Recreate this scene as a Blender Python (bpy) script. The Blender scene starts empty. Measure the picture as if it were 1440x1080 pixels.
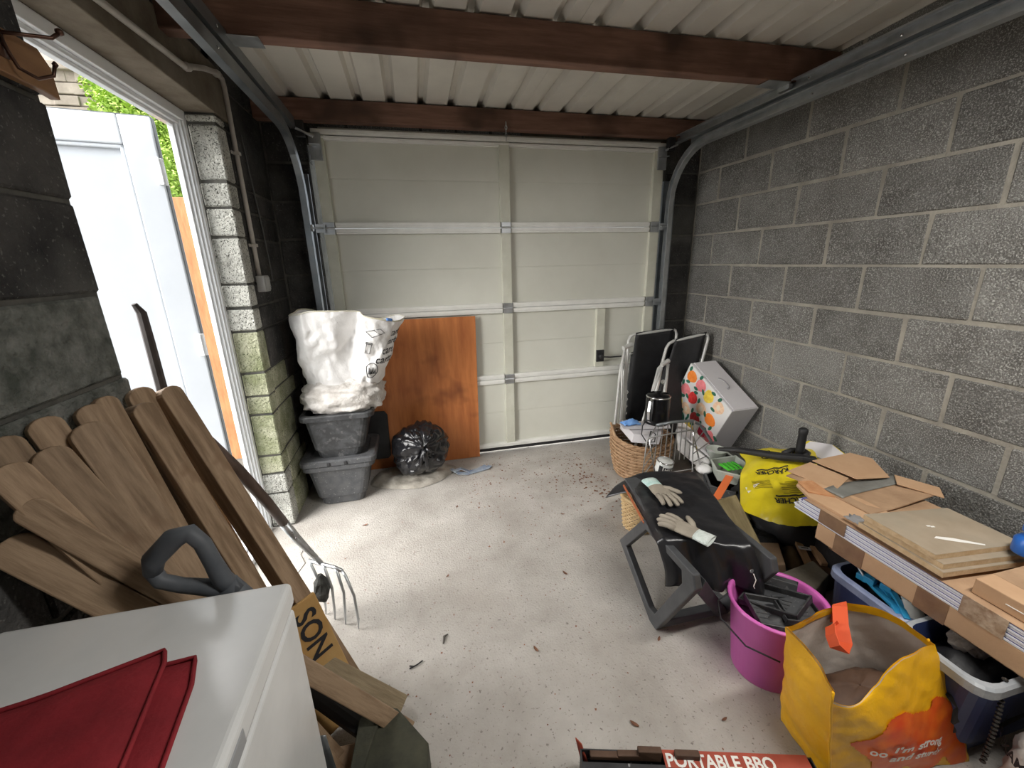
import bpy, bmesh, math, random
from mathutils import Vector, Matrix, noise

C = bpy.context.scene.collection
V = Vector
rnd = random.Random(7)

# ------------------------------------------------------------------ camera, world, light, exposure
H = 1.5
pit, yaw, rol = 0.28709, 0.225034, -0.022765
Rz = Matrix.Rotation(yaw, 3, 'Z')
B0 = Matrix(((1, 0, 0), (0, 0, -1), (0, 1, 0)))
Mw = Matrix.Rotation(rol, 3, 'Z') @ Matrix.Rotation(pit, 3, 'X') @ B0 @ Rz
cam = bpy.data.cameras.new('camera')
cam.lens = 584.85 * 36 / 1440
cam.sensor_width = 36
cam.clip_start = 0.02
cam_o = bpy.data.objects.new('camera', cam)
C.objects.link(cam_o)
cam_o.matrix_world = Matrix.Translation((0, 0, H)) @ Matrix((Mw[0], -Mw[1], -Mw[2])).transposed().to_4x4()
bpy.context.scene.camera = cam_o

sc = bpy.context.scene
sc.view_settings.view_transform = 'Standard'
sc.view_settings.look = 'None'
sc.view_settings.gamma = 1
sc.view_settings.use_curve_mapping = False
sc.view_settings.exposure = 1.2

world = bpy.data.worlds.new('overcast_sky')
sc.world = world
world.use_nodes = True
bg = world.node_tree.nodes['Background']
bg.inputs[0].default_value = (0.88, 0.94, 1.0, 1)
bg.inputs[1].default_value = 0.72

def lamp(name, kind, loc, rot, energy, color=(1, 1, 1), **kw):
    l = bpy.data.lights.new(name, kind)
    l.energy = energy
    l.color = color
    for k, v in kw.items():
        setattr(l, k, v)
    o = bpy.data.objects.new(name, l)
    C.objects.link(o)
    o.location = loc
    o.rotation_euler = rot
    return o

def aim(o, target):
    o.rotation_euler = (V(target) - o.location).to_track_quat('-Z', 'Y').to_euler()

# bright patch of cloudy sky over the yard, shining in through the open side door
s = lamp('veiled_sun', 'SUN', (-4, 1.2, 4), (0, 0, 0), 10.0, (1.0, 0.97, 0.93), angle=math.radians(95))
aim(s, V((-4, 1.2, 4)) + V((0.85, 0.02, -0.58)))
# added fill light, out of view above the right-hand pile
s = lamp('fill_light', 'AREA', (1.25, 0.25, 2.3), (0, 0, 0), 17, (1.0, 0.97, 0.92), shape='RECTANGLE', size=1.2, size_y=0.12)

# ------------------------------------------------------------------ materials
def nd(nt, t, loc=(0, 0), **kw):
    n = nt.nodes.new(t)
    for k, v in kw.items():
        setattr(n, k, v)
    return n

MATS = {}
def mat(name, c1, c2=None, rough=0.7, metal=0.0, scale=5.0, detail=6, stretch=(1, 1, 1), lo=0.35, hi=0.65,
        bump=0.0, bscale=60.0, bdist=0.01, spec=0.5, c3=None, s3=1.5, lo3=0.5, hi3=0.7, speck=None, sps=140.0, splo=0.6, sphi=0.68,
        coords='object', alpha=None, trans=0.0, coat=0.0, rvar=0.0, sheen=0.0, orand=0.0):
    if name in MATS:
        return MATS[name]
    m = bpy.data.materials.new(name)
    m.use_nodes = True
    nt = m.node_tree
    L = nt.links
    b = nt.nodes['Principled BSDF']
    b.inputs['Roughness'].default_value = rough
    b.inputs['Metallic'].default_value = metal
    b.inputs['Specular IOR Level'].default_value = spec
    b.inputs['Coat Weight'].default_value = coat
    if trans:
        b.inputs['Transmission Weight'].default_value = trans
    if alpha is not None:
        b.inputs['Alpha'].default_value = alpha
    if coords == 'world':
        src = nd(nt, 'ShaderNodeNewGeometry').outputs['Position']
    else:
        src = nd(nt, 'ShaderNodeTexCoord').outputs['Object']
    mp = nd(nt, 'ShaderNodeMapping')
    mp.inputs['Scale'].default_value = stretch
    L.new(src, mp.inputs['Vector'])
    def noise_ramp(sc_, lo_, hi_, det=detail, vec=mp.outputs[0]):
        n = nd(nt, 'ShaderNodeTexNoise')
        n.inputs['Scale'].default_value = sc_
        n.inputs['Detail'].default_value = det
        n.inputs['Roughness'].default_value = 0.6
        L.new(vec, n.inputs['Vector'])
        r = nd(nt, 'ShaderNodeMapRange')
        r.inputs['From Min'].default_value = lo_
        r.inputs['From Max'].default_value = hi_
        L.new(n.outputs['Fac'], r.inputs['Value'])
        return r.outputs[0]
    def mixc(fac, a, bcol):
        x = nd(nt, 'ShaderNodeMix', data_type='RGBA')
        L.new(fac, x.inputs['Factor'])
        if isinstance(a, tuple):
            x.inputs[6].default_value = (*a, 1)
        else:
            L.new(a, x.inputs[6])
        x.inputs[7].default_value = (*bcol, 1)
        return x.outputs[2]
    col = None
    if c2 is not None:
        col = mixc(noise_ramp(scale, lo, hi), c1, c2)
    if c3 is not None:
        col = mixc(noise_ramp(s3, lo3, hi3, 3, src), col if col else c1, c3)
    if speck is not None:
        col = mixc(noise_ramp(sps, splo, sphi, 2, src), col if col else c1, speck)
    if orand and col is not None:
        oi = nd(nt, 'ShaderNodeObjectInfo')
        q = nd(nt, 'ShaderNodeMapRange')
        q.inputs['To Min'].default_value = 1 - orand
        q.inputs['To Max'].default_value = 1 + orand
        L.new(oi.outputs['Random'], q.inputs['Value'])
        x = nd(nt, 'ShaderNodeVectorMath', operation='SCALE')
        L.new(col, x.inputs[0]); L.new(q.outputs[0], x.inputs['Scale'])
        col = x.outputs[0]
    if col is None:
        b.inputs['Base Color'].default_value = (*c1, 1)
    else:
        L.new(col, b.inputs['Base Color'])
    if bump:
        n = nd(nt, 'ShaderNodeTexNoise')
        n.inputs['Scale'].default_value = bscale
        n.inputs['Detail'].default_value = 5
        L.new(mp.outputs[0], n.inputs['Vector'])
        bp = nd(nt, 'ShaderNodeBump')
        bp.inputs['Strength'].default_value = bump
        bp.inputs['Distance'].default_value = bdist
        L.new(n.outputs['Fac'], bp.inputs['Height'])
        L.new(bp.outputs[0], b.inputs['Normal'])
    if rvar:
        rr = noise_ramp(scale * 2, 0.3, 0.7)
        q = nd(nt, 'ShaderNodeMapRange')
        q.inputs['To Min'].default_value = max(0, rough - rvar)
        q.inputs['To Max'].default_value = min(1, rough + rvar)
        L.new(rr, q.inputs['Value'])
        L.new(q.outputs[0], b.inputs['Roughness'])
    MATS[name] = m
    return m

block_r = mat('block_grey', (0.125, 0.12, 0.112), (0.24, 0.235, 0.222), 0.95, scale=5, lo=.3, hi=.7, bump=0.9, bscale=120, bdist=0.012, spec=0.2,
              c3=(0.14, 0.13, 0.12), s3=1.1, speck=(0.46, 0.46, 0.43), sps=190, splo=0.50, sphi=0.68, coords='world', orand=0.16)
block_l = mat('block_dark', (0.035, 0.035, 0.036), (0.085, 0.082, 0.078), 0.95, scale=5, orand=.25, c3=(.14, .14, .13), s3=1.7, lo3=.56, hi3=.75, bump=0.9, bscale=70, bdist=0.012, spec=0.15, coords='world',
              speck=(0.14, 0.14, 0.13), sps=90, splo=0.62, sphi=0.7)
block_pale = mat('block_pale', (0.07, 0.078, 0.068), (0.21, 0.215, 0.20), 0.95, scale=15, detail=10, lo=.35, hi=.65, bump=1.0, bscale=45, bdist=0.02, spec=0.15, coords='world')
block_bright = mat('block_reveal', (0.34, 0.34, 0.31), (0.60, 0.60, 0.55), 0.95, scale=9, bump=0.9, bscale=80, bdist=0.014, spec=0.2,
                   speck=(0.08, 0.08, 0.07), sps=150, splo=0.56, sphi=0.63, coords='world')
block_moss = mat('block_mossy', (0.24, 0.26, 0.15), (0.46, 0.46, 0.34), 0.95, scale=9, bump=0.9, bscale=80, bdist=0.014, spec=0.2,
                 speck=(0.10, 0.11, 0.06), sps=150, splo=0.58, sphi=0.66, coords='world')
mortar = mat('mortar', (0.28, 0.262, 0.225), (0.40, 0.375, 0.32), 0.95, scale=8, bump=0.5, bscale=80, spec=0.2, coords='world')
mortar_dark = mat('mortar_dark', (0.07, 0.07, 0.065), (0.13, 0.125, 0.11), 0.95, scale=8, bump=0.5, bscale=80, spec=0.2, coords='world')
render_m = mat('cement_render', (0.14, 0.115, 0.085), (0.22, 0.19, 0.15), 0.95, scale=6, bump=0.4, bscale=40, spec=0.2)
floor_m = mat('concrete_floor', (0.34, 0.315, 0.285), (0.50, 0.475, 0.44), 0.9, scale=3.5, detail=10, lo=0.3, hi=0.7, bump=0.55, bscale=110, bdist=0.006, spec=0.25,
              c3=(0.31, 0.275, 0.24), s3=0.9, lo3=0.52, hi3=0.8, speck=(0.21, 0.19, 0.17), sps=75, splo=0.62, sphi=0.72, coords='world')
roof_m = mat('roof_coating', (0.62, 0.59, 0.54), (0.72, 0.69, 0.63), 0.55, scale=3, bump=0.05, bscale=200)
wood_beam = mat('red_timber', (0.135, 0.066, 0.045), (0.25, 0.135, 0.095), 0.75, scale=4, stretch=(0.8, 6, 9), lo=0.3, hi=0.7, bump=0.3, bscale=12,
                c3=(0.07, 0.035, 0.022), s3=2.2, lo3=0.5, hi3=0.66, coords='world')
cream = mat('cream_steel', (0.60, 0.60, 0.53), (0.66, 0.66, 0.59), 0.5, scale=2, bump=0.08, bscale=220, bdist=0.003, coords='world')
cream_rail = mat('cream_rail', (0.74, 0.74, 0.70), (0.82, 0.82, 0.78), 0.42, scale=9, coords='world')
cream_stile = mat('cream_stile', (0.55, 0.55, 0.46), (0.62, 0.62, 0.53), 0.45, scale=9, coords='world')
galv = mat('galvanised', (0.42, 0.44, 0.45), (0.56, 0.58, 0.60), 0.38, 0.85, scale=14, bump=0.05, bscale=90, rvar=0.1)
galv_dark = mat('galvanised_dull', (0.20, 0.22, 0.235), (0.30, 0.32, 0.335), 0.42, 0.8, scale=10, rvar=0.1)
rubber = mat('black_rubber', (0.012, 0.012, 0.013), (0.02, 0.02, 0.022), 0.6, scale=20)
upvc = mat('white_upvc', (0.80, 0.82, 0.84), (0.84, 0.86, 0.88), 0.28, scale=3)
conduit_m = mat('conduit_plastic', (0.42, 0.39, 0.35), (0.52, 0.49, 0.45), 0.5, scale=12)
white_en = mat('freezer_enamel', (0.62, 0.63, 0.63), (0.70, 0.71, 0.71), 0.17, scale=4, detail=8, bump=0.05, bscale=22, bdist=0.003)
red_cloth = mat('red_cloth', (0.17, 0.006, 0.012), (0.26, 0.012, 0.02), 0.8, scale=9, bump=0.3, bscale=120, bdist=0.004)
wood_pale = mat('pale_timber', (0.20, 0.13, 0.075), (0.37, 0.26, 0.165), 0.7, scale=7, stretch=(6, 6, 0.7), lo=0.38, hi=0.62, bump=0.2, bscale=18, orand=.22,
                c3=(0.20, 0.12, 0.065), s3=6, lo3=0.62, hi3=0.72)
wood_grey = mat('weathered_timber', (0.20, 0.15, 0.09), (0.34, 0.27, 0.17), 0.85, scale=7, stretch=(6, 6, 1), lo=0.3, hi=0.7, bump=0.4, bscale=22)
ply_m = mat('stained_plywood', (0.34, 0.10, 0.028), (0.60, 0.22, 0.065), 0.5, scale=2.4, detail=9, stretch=(5.5, 5.5, 0.75), lo=0.32, hi=0.68, bump=0.08, bscale=24,
            c3=(0.12, 0.03, 0.009), s3=3.0, lo3=0.56, hi3=0.8)
osb_m = mat('yellowed_ply', (0.44, 0.24, 0.07), (0.52, 0.33, 0.13), 0.8, scale=7, bump=0.2, bscale=30)
ink = mat('black_ink', (0.015, 0.015, 0.018), rough=0.7)
tub_m = mat('black_tub_plastic', (0.030, 0.031, 0.033), (0.055, 0.057, 0.060), 0.5, scale=16, lo=0.45, hi=0.6, c3=(0.12, 0.12, 0.12), s3=26, lo3=0.56, hi3=0.72, bump=0.1, bscale=60)
tub_clean = mat('grey_tub_plastic', (0.055, 0.057, 0.062), (0.085, 0.087, 0.09), 0.5, scale=22, speck=(0.16, 0.16, 0.16), sps=80, splo=0.63, sphi=0.7)
sack_m = mat('woven_white_sack', (0.72, 0.71, 0.70), (0.80, 0.79, 0.78), 0.62, scale=9, bump=0.55, bscale=26, bdist=0.012)
sack_dirty = mat('dirty_white_sack', (0.42, 0.39, 0.36), (0.66, 0.64, 0.61), 0.65, scale=14, bump=0.8, bscale=34, bdist=0.014)
sack_floor = mat('grey_flat_sack', (0.22, 0.20, 0.17), (0.42, 0.39, 0.34), 0.8, scale=10, bump=0.5, bscale=40)
bin_bag = mat('black_polythene', (0.008, 0.008, 0.010), (0.014, 0.014, 0.016), 0.22, scale=10, bump=0.5, bscale=16, bdist=0.02, spec=0.6)
black_fab = mat('black_cloth', (0.010, 0.010, 0.012), (0.018, 0.018, 0.02), 0.55, scale=10, bump=0.25, bscale=30)
stool_m = mat('dark_grey_plastic', (0.050, 0.052, 0.056), (0.075, 0.077, 0.082), 0.45, scale=14)
glove_m = mat('grey_latex', (0.27, 0.235, 0.19), (0.34, 0.30, 0.24), 0.75, scale=16, bump=0.3, bscale=90, bdist=0.003)
mint_m = mat('mint_knit', (0.40, 0.62, 0.58), (0.62, 0.74, 0.70), 0.85, scale=25, bump=0.5, bscale=160)
wicker_m = mat('wicker', (0.26, 0.145, 0.07), (0.46, 0.30, 0.175), 0.65, scale=30, bump=0.2, bscale=80)
chrome = mat('bright_metal', (0.62, 0.62, 0.63), rough=0.22, metal=1.0)
wire_m = mat('dull_wire', (0.30, 0.30, 0.295), (0.46, 0.46, 0.45), 0.42, 0.8, scale=22)
chair_tube = mat('grey_tube', (0.52, 0.52, 0.50), (0.62, 0.62, 0.60), 0.42, 0.2, scale=10)
gloss_black = mat('gloss_black', (0.006, 0.006, 0.007), rough=0.22, spec=.35)
card_m = mat('cardboard', (0.47, 0.29, 0.165), (0.54, 0.345, 0.205), 0.85, scale=6, bump=0.12, bscale=60)
card_dark = mat('worn_cardboard', (0.33, 0.205, 0.12), (0.46, 0.30, 0.18), 0.85, scale=8, bump=0.2, bscale=50)
tape_brown = mat('brown_tape', (0.20, 0.115, 0.07), (0.26, 0.155, 0.09), 0.25, scale=18, bump=0.2, bscale=30)
tape_grey = mat('grey_duct_tape', (0.17, 0.17, 0.155), (0.23, 0.23, 0.21), 0.45, scale=12, bump=0.2, bscale=30)
white_sheet = mat('white_board', (0.78, 0.78, 0.82), rough=0.35)
blue_line = mat('blue_core', (0.10, 0.10, 0.30), rough=0.6)
mdf_m = mat('chipboard_top', (0.30, 0.24, 0.17), (0.37, 0.30, 0.22), 0.7, scale=7, bump=0.06, bscale=60, c3=(0.25, 0.225, 0.17), s3=4, lo3=0.45, hi3=0.75)
mdf_edge = mat('chipboard_edge', (0.56, 0.385, 0.215), (0.66, 0.49, 0.30), 0.85, scale=40, bump=0.3, bscale=120)
pink_m = mat('magenta_plastic', (0.60, 0.12, 0.44), (0.66, 0.15, 0.49), 0.38, scale=5)
bin_blue = mat('navy_bin_plastic', (0.035, 0.055, 0.16), (0.05, 0.075, 0.20), 0.42, scale=6)
bin_rim = mat('grey_blue_rim', (0.19, 0.23, 0.36), (0.26, 0.30, 0.44), 0.4, scale=20)
clear_rim = mat('frosted_plastic', (0.30, 0.32, 0.34), (0.40, 0.42, 0.44), 0.25, scale=20)
cyan_m = mat('cyan_plastic', (0.02, 0.23, 0.46), (0.03, 0.30, 0.55), 0.4, scale=9)
blue_m = mat('bright_blue_plastic', (0.02, 0.13, 0.50), rough=0.3)
milk_m = mat('milky_plastic', (0.58, 0.60, 0.58), (0.68, 0.70, 0.67), 0.4, scale=6)
yellow_m = mat('yellow_film', (0.70, 0.56, 0.015), (0.80, 0.66, 0.03), 0.32, scale=5, bump=0.4, bscale=14, bdist=0.012)
bag_yellow = mat('orange_yellow_weave', (0.84, 0.42, 0.004), (0.90, 0.49, 0.010), 0.42, scale=5, bump=0.5, bscale=9, bdist=0.02)
bag_in = mat('bag_lining', (0.74, 0.68, 0.62), (0.54, 0.46, 0.40), 0.7, scale=5, bump=0.3, bscale=20)
bag_red = mat('bag_orange_print', (0.72, 0.07, 0.008), (0.82, 0.17, 0.012), 0.42, scale=14)
strap_red = mat('orange_strap', (0.72, 0.10, 0.03), rough=0.6)
white_ink = mat('white_ink', (0.82, 0.80, 0.76), rough=0.6)
rust_print = mat('red_print', (0.34, 0.055, 0.03), (0.42, 0.08, 0.045), 0.6, scale=14)
black_card = mat('black_card', (0.02, 0.02, 0.022), (0.04, 0.04, 0.042), 0.55, scale=14, speck=(0.3, 0.3, 0.3), sps=50, splo=0.66, sphi=0.7)
brown_m = mat('brown_card', (0.07, 0.035, 0.02), (0.11, 0.06, 0.035), 0.7, scale=12)
dark_wood = mat('dark_handle_wood', (0.055, 0.035, 0.027), (0.10, 0.065, 0.05), 0.5, scale=7, stretch=(5, 5, 1), bump=0.15, bscale=30)
spade_m = mat('slate_plastic', (0.060, 0.068, 0.080), (0.085, 0.093, 0.105), 0.6, scale=12)
stone_m = mat('mossy_stone', (0.030, 0.032, 0.024), (0.075, 0.075, 0.05), 0.95, scale=8, bump=0.6, bscale=30)
green_m = mat('lime_plastic', (0.10, 0.62, 0.05), rough=0.4)
clear_m = mat('cloudy_clear_plastic', (0.42, 0.45, 0.40), (0.5, 0.53, 0.48), 0.3, scale=8)
orange_m = mat('orange_plastic', (0.80, 0.18, 0.05), rough=0.45)
leaf_m = mat('dead_leaf', (0.14, 0.06, 0.035), (0.24, 0.11, 0.06), 0.8, scale=20)
box_white = mat('white_card_box', (0.62, 0.60, 0.62), (0.66, 0.64, 0.66), 0.6, scale=4)
shoe_m = mat('worn_leather', (0.10, 0.07, 0.045), (0.17, 0.125, 0.08), 0.75, scale=12, bump=0.2, bscale=40)
brick_bit = mat('old_block', (0.24, 0.16, 0.10), (0.32, 0.22, 0.14), 0.9, scale=9, bump=0.3, bscale=40)

# ------------------------------------------------------------------ mesh helpers
class MB:
    def __init__(s):
        s.v = []; s.f = []; s.m = []; s.mats = []; s.cur = 0
    def use(s, m):
        if m not in s.mats:
            s.mats.append(m)
        s.cur = s.mats.index(m)
        return s
    def add(s, vs, fs):
        n = len(s.v)
        s.v += [V(p) for p in vs]
        s.f += [tuple(n + i for i in f) for f in fs]
        s.m += [s.cur] * len(fs)
        return s
    def hexa(s, p):     # 8 corners: bottom 0-3, top 4-7
        return s.add(p, [(3, 2, 1, 0), (4, 5, 6, 7), (0, 1, 5, 4), (1, 2, 6, 5), (2, 3, 7, 6), (3, 0, 4, 7)])
    def box(s, x0, x1, y0, y1, z0, z1):
        return s.hexa([(x0, y0, z0), (x1, y0, z0), (x1, y1, z0), (x0, y1, z0), (x0, y0, z1), (x1, y0, z1), (x1, y1, z1), (x0, y1, z1)])
    def obox(s, o, a, b, c):
        o, a, b, c = V(o), V(a), V(b), V(c)
        return s.hexa([o, o + a, o + a + b, o + b, o + c, o + a + c, o + a + b + c, o + b + c])
    def prism(s, poly, w):       # 3D planar polygon extruded by w
        w = V(w); n = len(poly); p = [V(q) for q in poly]
        return s.add(p + [q + w for q in p], [tuple(range(n))[::-1], tuple(range(n, 2 * n))] +
                     [(i, (i + 1) % n, n + (i + 1) % n, n + i) for i in range(n)])
    def sweep(s, path, prof, up=(0, 0, 1), cap=True, scales=None, closed=False):
        path = [V(p) for p in path]; n = len(path); k = len(prof); rings = []
        last = None
        for i, p in enumerate(path):
            if closed:
                t = path[(i + 1) % n] - path[i - 1]
            else:
                t = path[min(i + 1, n - 1)] - path[max(i - 1, 0)]
            t.normalize()
            if last is None:
                a = t.cross(V(up))
                if a.length < 1e-3:
                    a = t.cross(V((1, 0, 0)))
                a.normalize()
            else:
                a = last - t * last.dot(t); a.normalize()
            last = a
            b = a.cross(t)
            q = scales[i] if scales else 1
            rings.append([p + a * x * q + b * y * q for x, y in prof])
        fs = []
        R = n if closed else n - 1
        for i in range(R):
            j = (i + 1) % n
            for c in range(k):
                d = (c + 1) % k
                fs.append((i * k + c, i * k + d, j * k + d, j * k + c))
        if cap and not closed:
            fs += [tuple(range(k))[::-1], tuple(range((n - 1) * k, n * k))]
        return s.add([v for r in rings for v in r], fs)
    def tube(s, path, r, n=8, scales=None, closed=False):
        return s.sweep(path, [(r * math.cos(2 * math.pi * i / n), r * math.sin(2 * math.pi * i / n)) for i in range(n)], scales=scales, closed=closed)
    def lathe(s, prof, c=(0, 0, 0), n=24, axis=None, sx=1, sy=1, close=True):
        c = V(c)
        M = V((0, 0, 1)).rotation_difference(V(axis)).to_matrix() if axis else Matrix.Identity(3)
        vs = []
        for r, z in prof:
            for i in range(n):
                a = 2 * math.pi * i / n
                vs.append(c + M @ V((r * math.cos(a) * sx, r * math.sin(a) * sy, z)))
        fs = []
        for j in range(len(prof) - 1):
            for i in range(n):
                k = (i + 1) % n
                fs.append((j * n + i, j * n + k, (j + 1) * n + k, (j + 1) * n + i))
        if close:
            fs.append(tuple(range(n))[::-1]); m = (len(prof) - 1) * n
            fs.append(tuple(range(m, m + n)))
        return s.add(vs, fs)
    def grid(s, fn, nu, nv, wrap=False):
        vs = [V(fn(i / (nu if wrap else nu - 1), j / (nv - 1))) for j in range(nv) for i in range(nu)]
        fs = []
        for j in range(nv - 1):
            for i in range(nu if wrap else nu - 1):
                k = (i + 1) % nu
                fs.append((j * nu + i, j * nu + k, (j + 1) * nu + k, (j + 1) * nu + i))
        return s.add(vs, fs)
    def noise(s, amp, sc=6.0, seed=0):
        for i, p in enumerate(s.v):
            q = p * sc + V((seed, seed * .7, seed * 1.3))
            s.v[i] = p + noise.noise_vector(q) * amp
        return s
    def build(s, name, m=None, parent=None, smooth=False, bevel=0.0, seg=2, thick=0.0, sub=0):
        org = V(parent['_o']) if parent is not None and '_o' in parent else V((0, 0, 0))
        me = bpy.data.meshes.new(name)
        me.from_pydata([tuple(p - org) for p in s.v], [], s.f)
        if s.mats:
            for q in s.mats:
                me.materials.append(q)
            for p, k in zip(me.polygons, s.m):
                p.material_index = k
        elif m:
            me.materials.append(m)
        bm = bmesh.new(); bm.from_mesh(me)
        bmesh.ops.recalc_face_normals(bm, faces=bm.faces[:])
        bm.to_mesh(me); bm.free()
        if smooth:
            for p in me.polygons:
                p.use_smooth = True
        o = bpy.data.objects.new(name, me)
        C.objects.link(o)
        if parent is not None:
            o.parent = parent
            if '_o' in parent:
                o['_o'] = parent['_o']
        if thick:
            q = o.modifiers.new('thickness', 'SOLIDIFY'); q.thickness = thick; q.offset = 0
        if sub:
            q = o.modifiers.new('smooth', 'SUBSURF'); q.levels = sub; q.render_levels = sub
        if bevel:
            q = o.modifiers.new('bevel', 'BEVEL'); q.width = bevel; q.segments = seg; q.limit_method = 'ANGLE'; q.angle_limit = math.radians(40)
        return o

def tag(o, label=None, cat=None, group=None, kind=None):
    if label: o['label'] = label
    if cat: o['category'] = cat
    if group: o['group'] = group
    if kind: o['kind'] = kind
    return o

def thing(name, label, cat, loc=(0, 0, 0), group=None, kind=None):
    o = bpy.data.objects.new(name, None)
    C.objects.link(o)
    o.location = loc
    o['_o'] = tuple(loc)
    o.empty_display_size = 0.1
    return tag(o, label, cat, group, kind)

def text_mb(txt, size, fn, off=0.001, spacing=1.0, bold=0.0, subdiv=0):
    """lettering as flat mesh pieces laid on a surface: fn(u, v) -> point, u to the right, v up, in metres"""
    cu = bpy.data.curves.new('lettering', 'FONT')
    cu.body = txt; cu.size = size; cu.space_character = spacing; cu.offset = bold; cu.resolution_u = 3
    o = bpy.data.objects.new('lettering', cu)
    C.objects.link(o)
    dg = bpy.context.evaluated_depsgraph_get()
    me = bpy.data.meshes.new_from_object(o.evaluated_get(dg))
    vs = [fn(v.co.x, v.co.y) for v in me.vertices]
    fs = [tuple(p.vertices) for p in me.polygons]
    bpy.data.objects.remove(o); bpy.data.curves.remove(cu); bpy.data.meshes.remove(me)
    b = MB(); b.add(vs, fs)
    return b

def plane_fn(o, u, v, off=(0, 0, 0)):
    o, u, v = V(o) + V(off), V(u).normalized(), V(v).normalized()
    return lambda a, b: o + u * a + v * b

def disc_pts(fn, cx, cy, rx, ry, n=16, rot=0.0):
    c, s_ = math.cos(rot), math.sin(rot)
    out = []
    for i in range(n):
        a = 2 * math.pi * i / n
        x, y = rx * math.cos(a), ry * math.sin(a)
        out.append(fn(cx + x * c - y * s_, cy + x * s_ + y * c))
    return out

# ------------------------------------------------------------------ masonry
BLK = {}
def block_mesh(dx, dy, dz, m, var):
    key = (round(dx, 2), round(dy, 2), round(dz, 2), m.name, var)
    if key in BLK:
        return BLK[key]
    r = random.Random(hash((key[0], key[1], key[2], var)) & 0xffff)
    bm = bmesh.new()
    bmesh.ops.create_cube(bm, size=1)
    for v in bm.verts:
        v.co = V((v.co.x * dx, v.co.y * dy, v.co.z * dz)) + V([r.uniform(-.003, .003) for _ in range(3)])
    bmesh.ops.bevel(bm, geom=bm.edges[:], offset=0.006, segments=1, affect='EDGES')
    me = bpy.data.meshes.new('block'); bm.to_mesh(me); bm.free()
    me.materials.append(m)
    BLK[key] = me
    return me

def block(parent, x0, x1, y0, y1, z0, z1, m, jit=0.002):
    me = block_mesh(x1 - x0, y1 - y0, z1 - z0, m, rnd.randrange(4))
    o = bpy.data.objects.new('block', me)
    C.objects.link(o)
    o.parent = parent
    o.location = ((x0 + x1) / 2 + rnd.uniform(-jit, jit), (y0 + y1) / 2 + rnd.uniform(-jit, jit), (z0 + z1) / 2)
    return o

Z0, CH = 0.093, 0.2245
WX, LX, FY, NY = 2.22, -0.81, 3.10, -1.3
# floor
fl = MB().box(-1.04, 2.45, NY - .2, 3.35, -0.12, 0)
tag(fl.build('floor', floor_m), 'light grey concrete garage floor with scattered dirt and leaves', kind='structure')

# right wall
wr = tag(MB().box(WX + .003, WX + .2, NY, FY + .2, 0, 2.52).build('wall_right', mortar), 'wall of dark grey concrete blocks with pale mortar joints', kind='structure')
for k in range(-1, 11):
    z0, z1 = Z0 + CH * k + .006, Z0 + CH * (k + 1) - .006
    z0, z1 = max(z0, 0.004), min(z1, 2.50)
    if z1 - z0 < .04: continue
    off = (2.395 if k % 2 == 0 else 2.168) + .463 * 2
    js = [off - .463 * i for i in range(9)]
    js = [FY] + [j for j in js if -.45 < j < FY - .03]
    for a, b in zip(js, js[1:]):
        block(wr, WX - rnd.uniform(0, .003), WX + .09, b + .007, a - .007, z0, z1, block_r)

# left wall: pieces either side of the side door
wl = tag(MB().box(-1.03, LX - .008, NY, 1.355, 0, 2.5).box(-.985, LX - .008, 2.43, FY + .2, 0, 2.5).box(-1.03, LX - .008, 1.3, 2.5, 2.2, 2.5)
         .build('wall_left', mortar_dark), 'dark block wall with the side door opening', kind='structure')
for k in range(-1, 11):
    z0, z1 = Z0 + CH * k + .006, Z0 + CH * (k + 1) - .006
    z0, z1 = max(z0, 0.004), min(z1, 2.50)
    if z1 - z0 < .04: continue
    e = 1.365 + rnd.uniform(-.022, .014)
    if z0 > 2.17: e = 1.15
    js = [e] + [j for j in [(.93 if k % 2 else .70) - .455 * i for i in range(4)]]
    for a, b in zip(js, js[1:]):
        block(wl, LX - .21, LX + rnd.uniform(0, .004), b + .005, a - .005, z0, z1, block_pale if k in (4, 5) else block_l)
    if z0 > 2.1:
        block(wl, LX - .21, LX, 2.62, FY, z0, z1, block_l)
        continue
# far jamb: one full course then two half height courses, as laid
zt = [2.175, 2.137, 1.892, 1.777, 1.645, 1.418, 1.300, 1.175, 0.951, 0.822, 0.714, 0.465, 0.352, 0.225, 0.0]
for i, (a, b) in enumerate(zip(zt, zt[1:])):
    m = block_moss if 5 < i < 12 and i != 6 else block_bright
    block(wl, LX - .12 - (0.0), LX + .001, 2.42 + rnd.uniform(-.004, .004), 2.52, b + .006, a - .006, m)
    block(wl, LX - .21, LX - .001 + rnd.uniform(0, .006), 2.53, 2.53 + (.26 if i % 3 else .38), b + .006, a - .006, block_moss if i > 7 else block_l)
    block(wl, LX - .21, LX, 2.54 + (.26 if i % 3 else .38), FY, b + .006, a - .006, block_l)
MB().box(-1.02, LX + .004, 1.10, 2.62, 2.18, 2.40).build('lintel', render_m, wl, bevel=.004)

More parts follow.
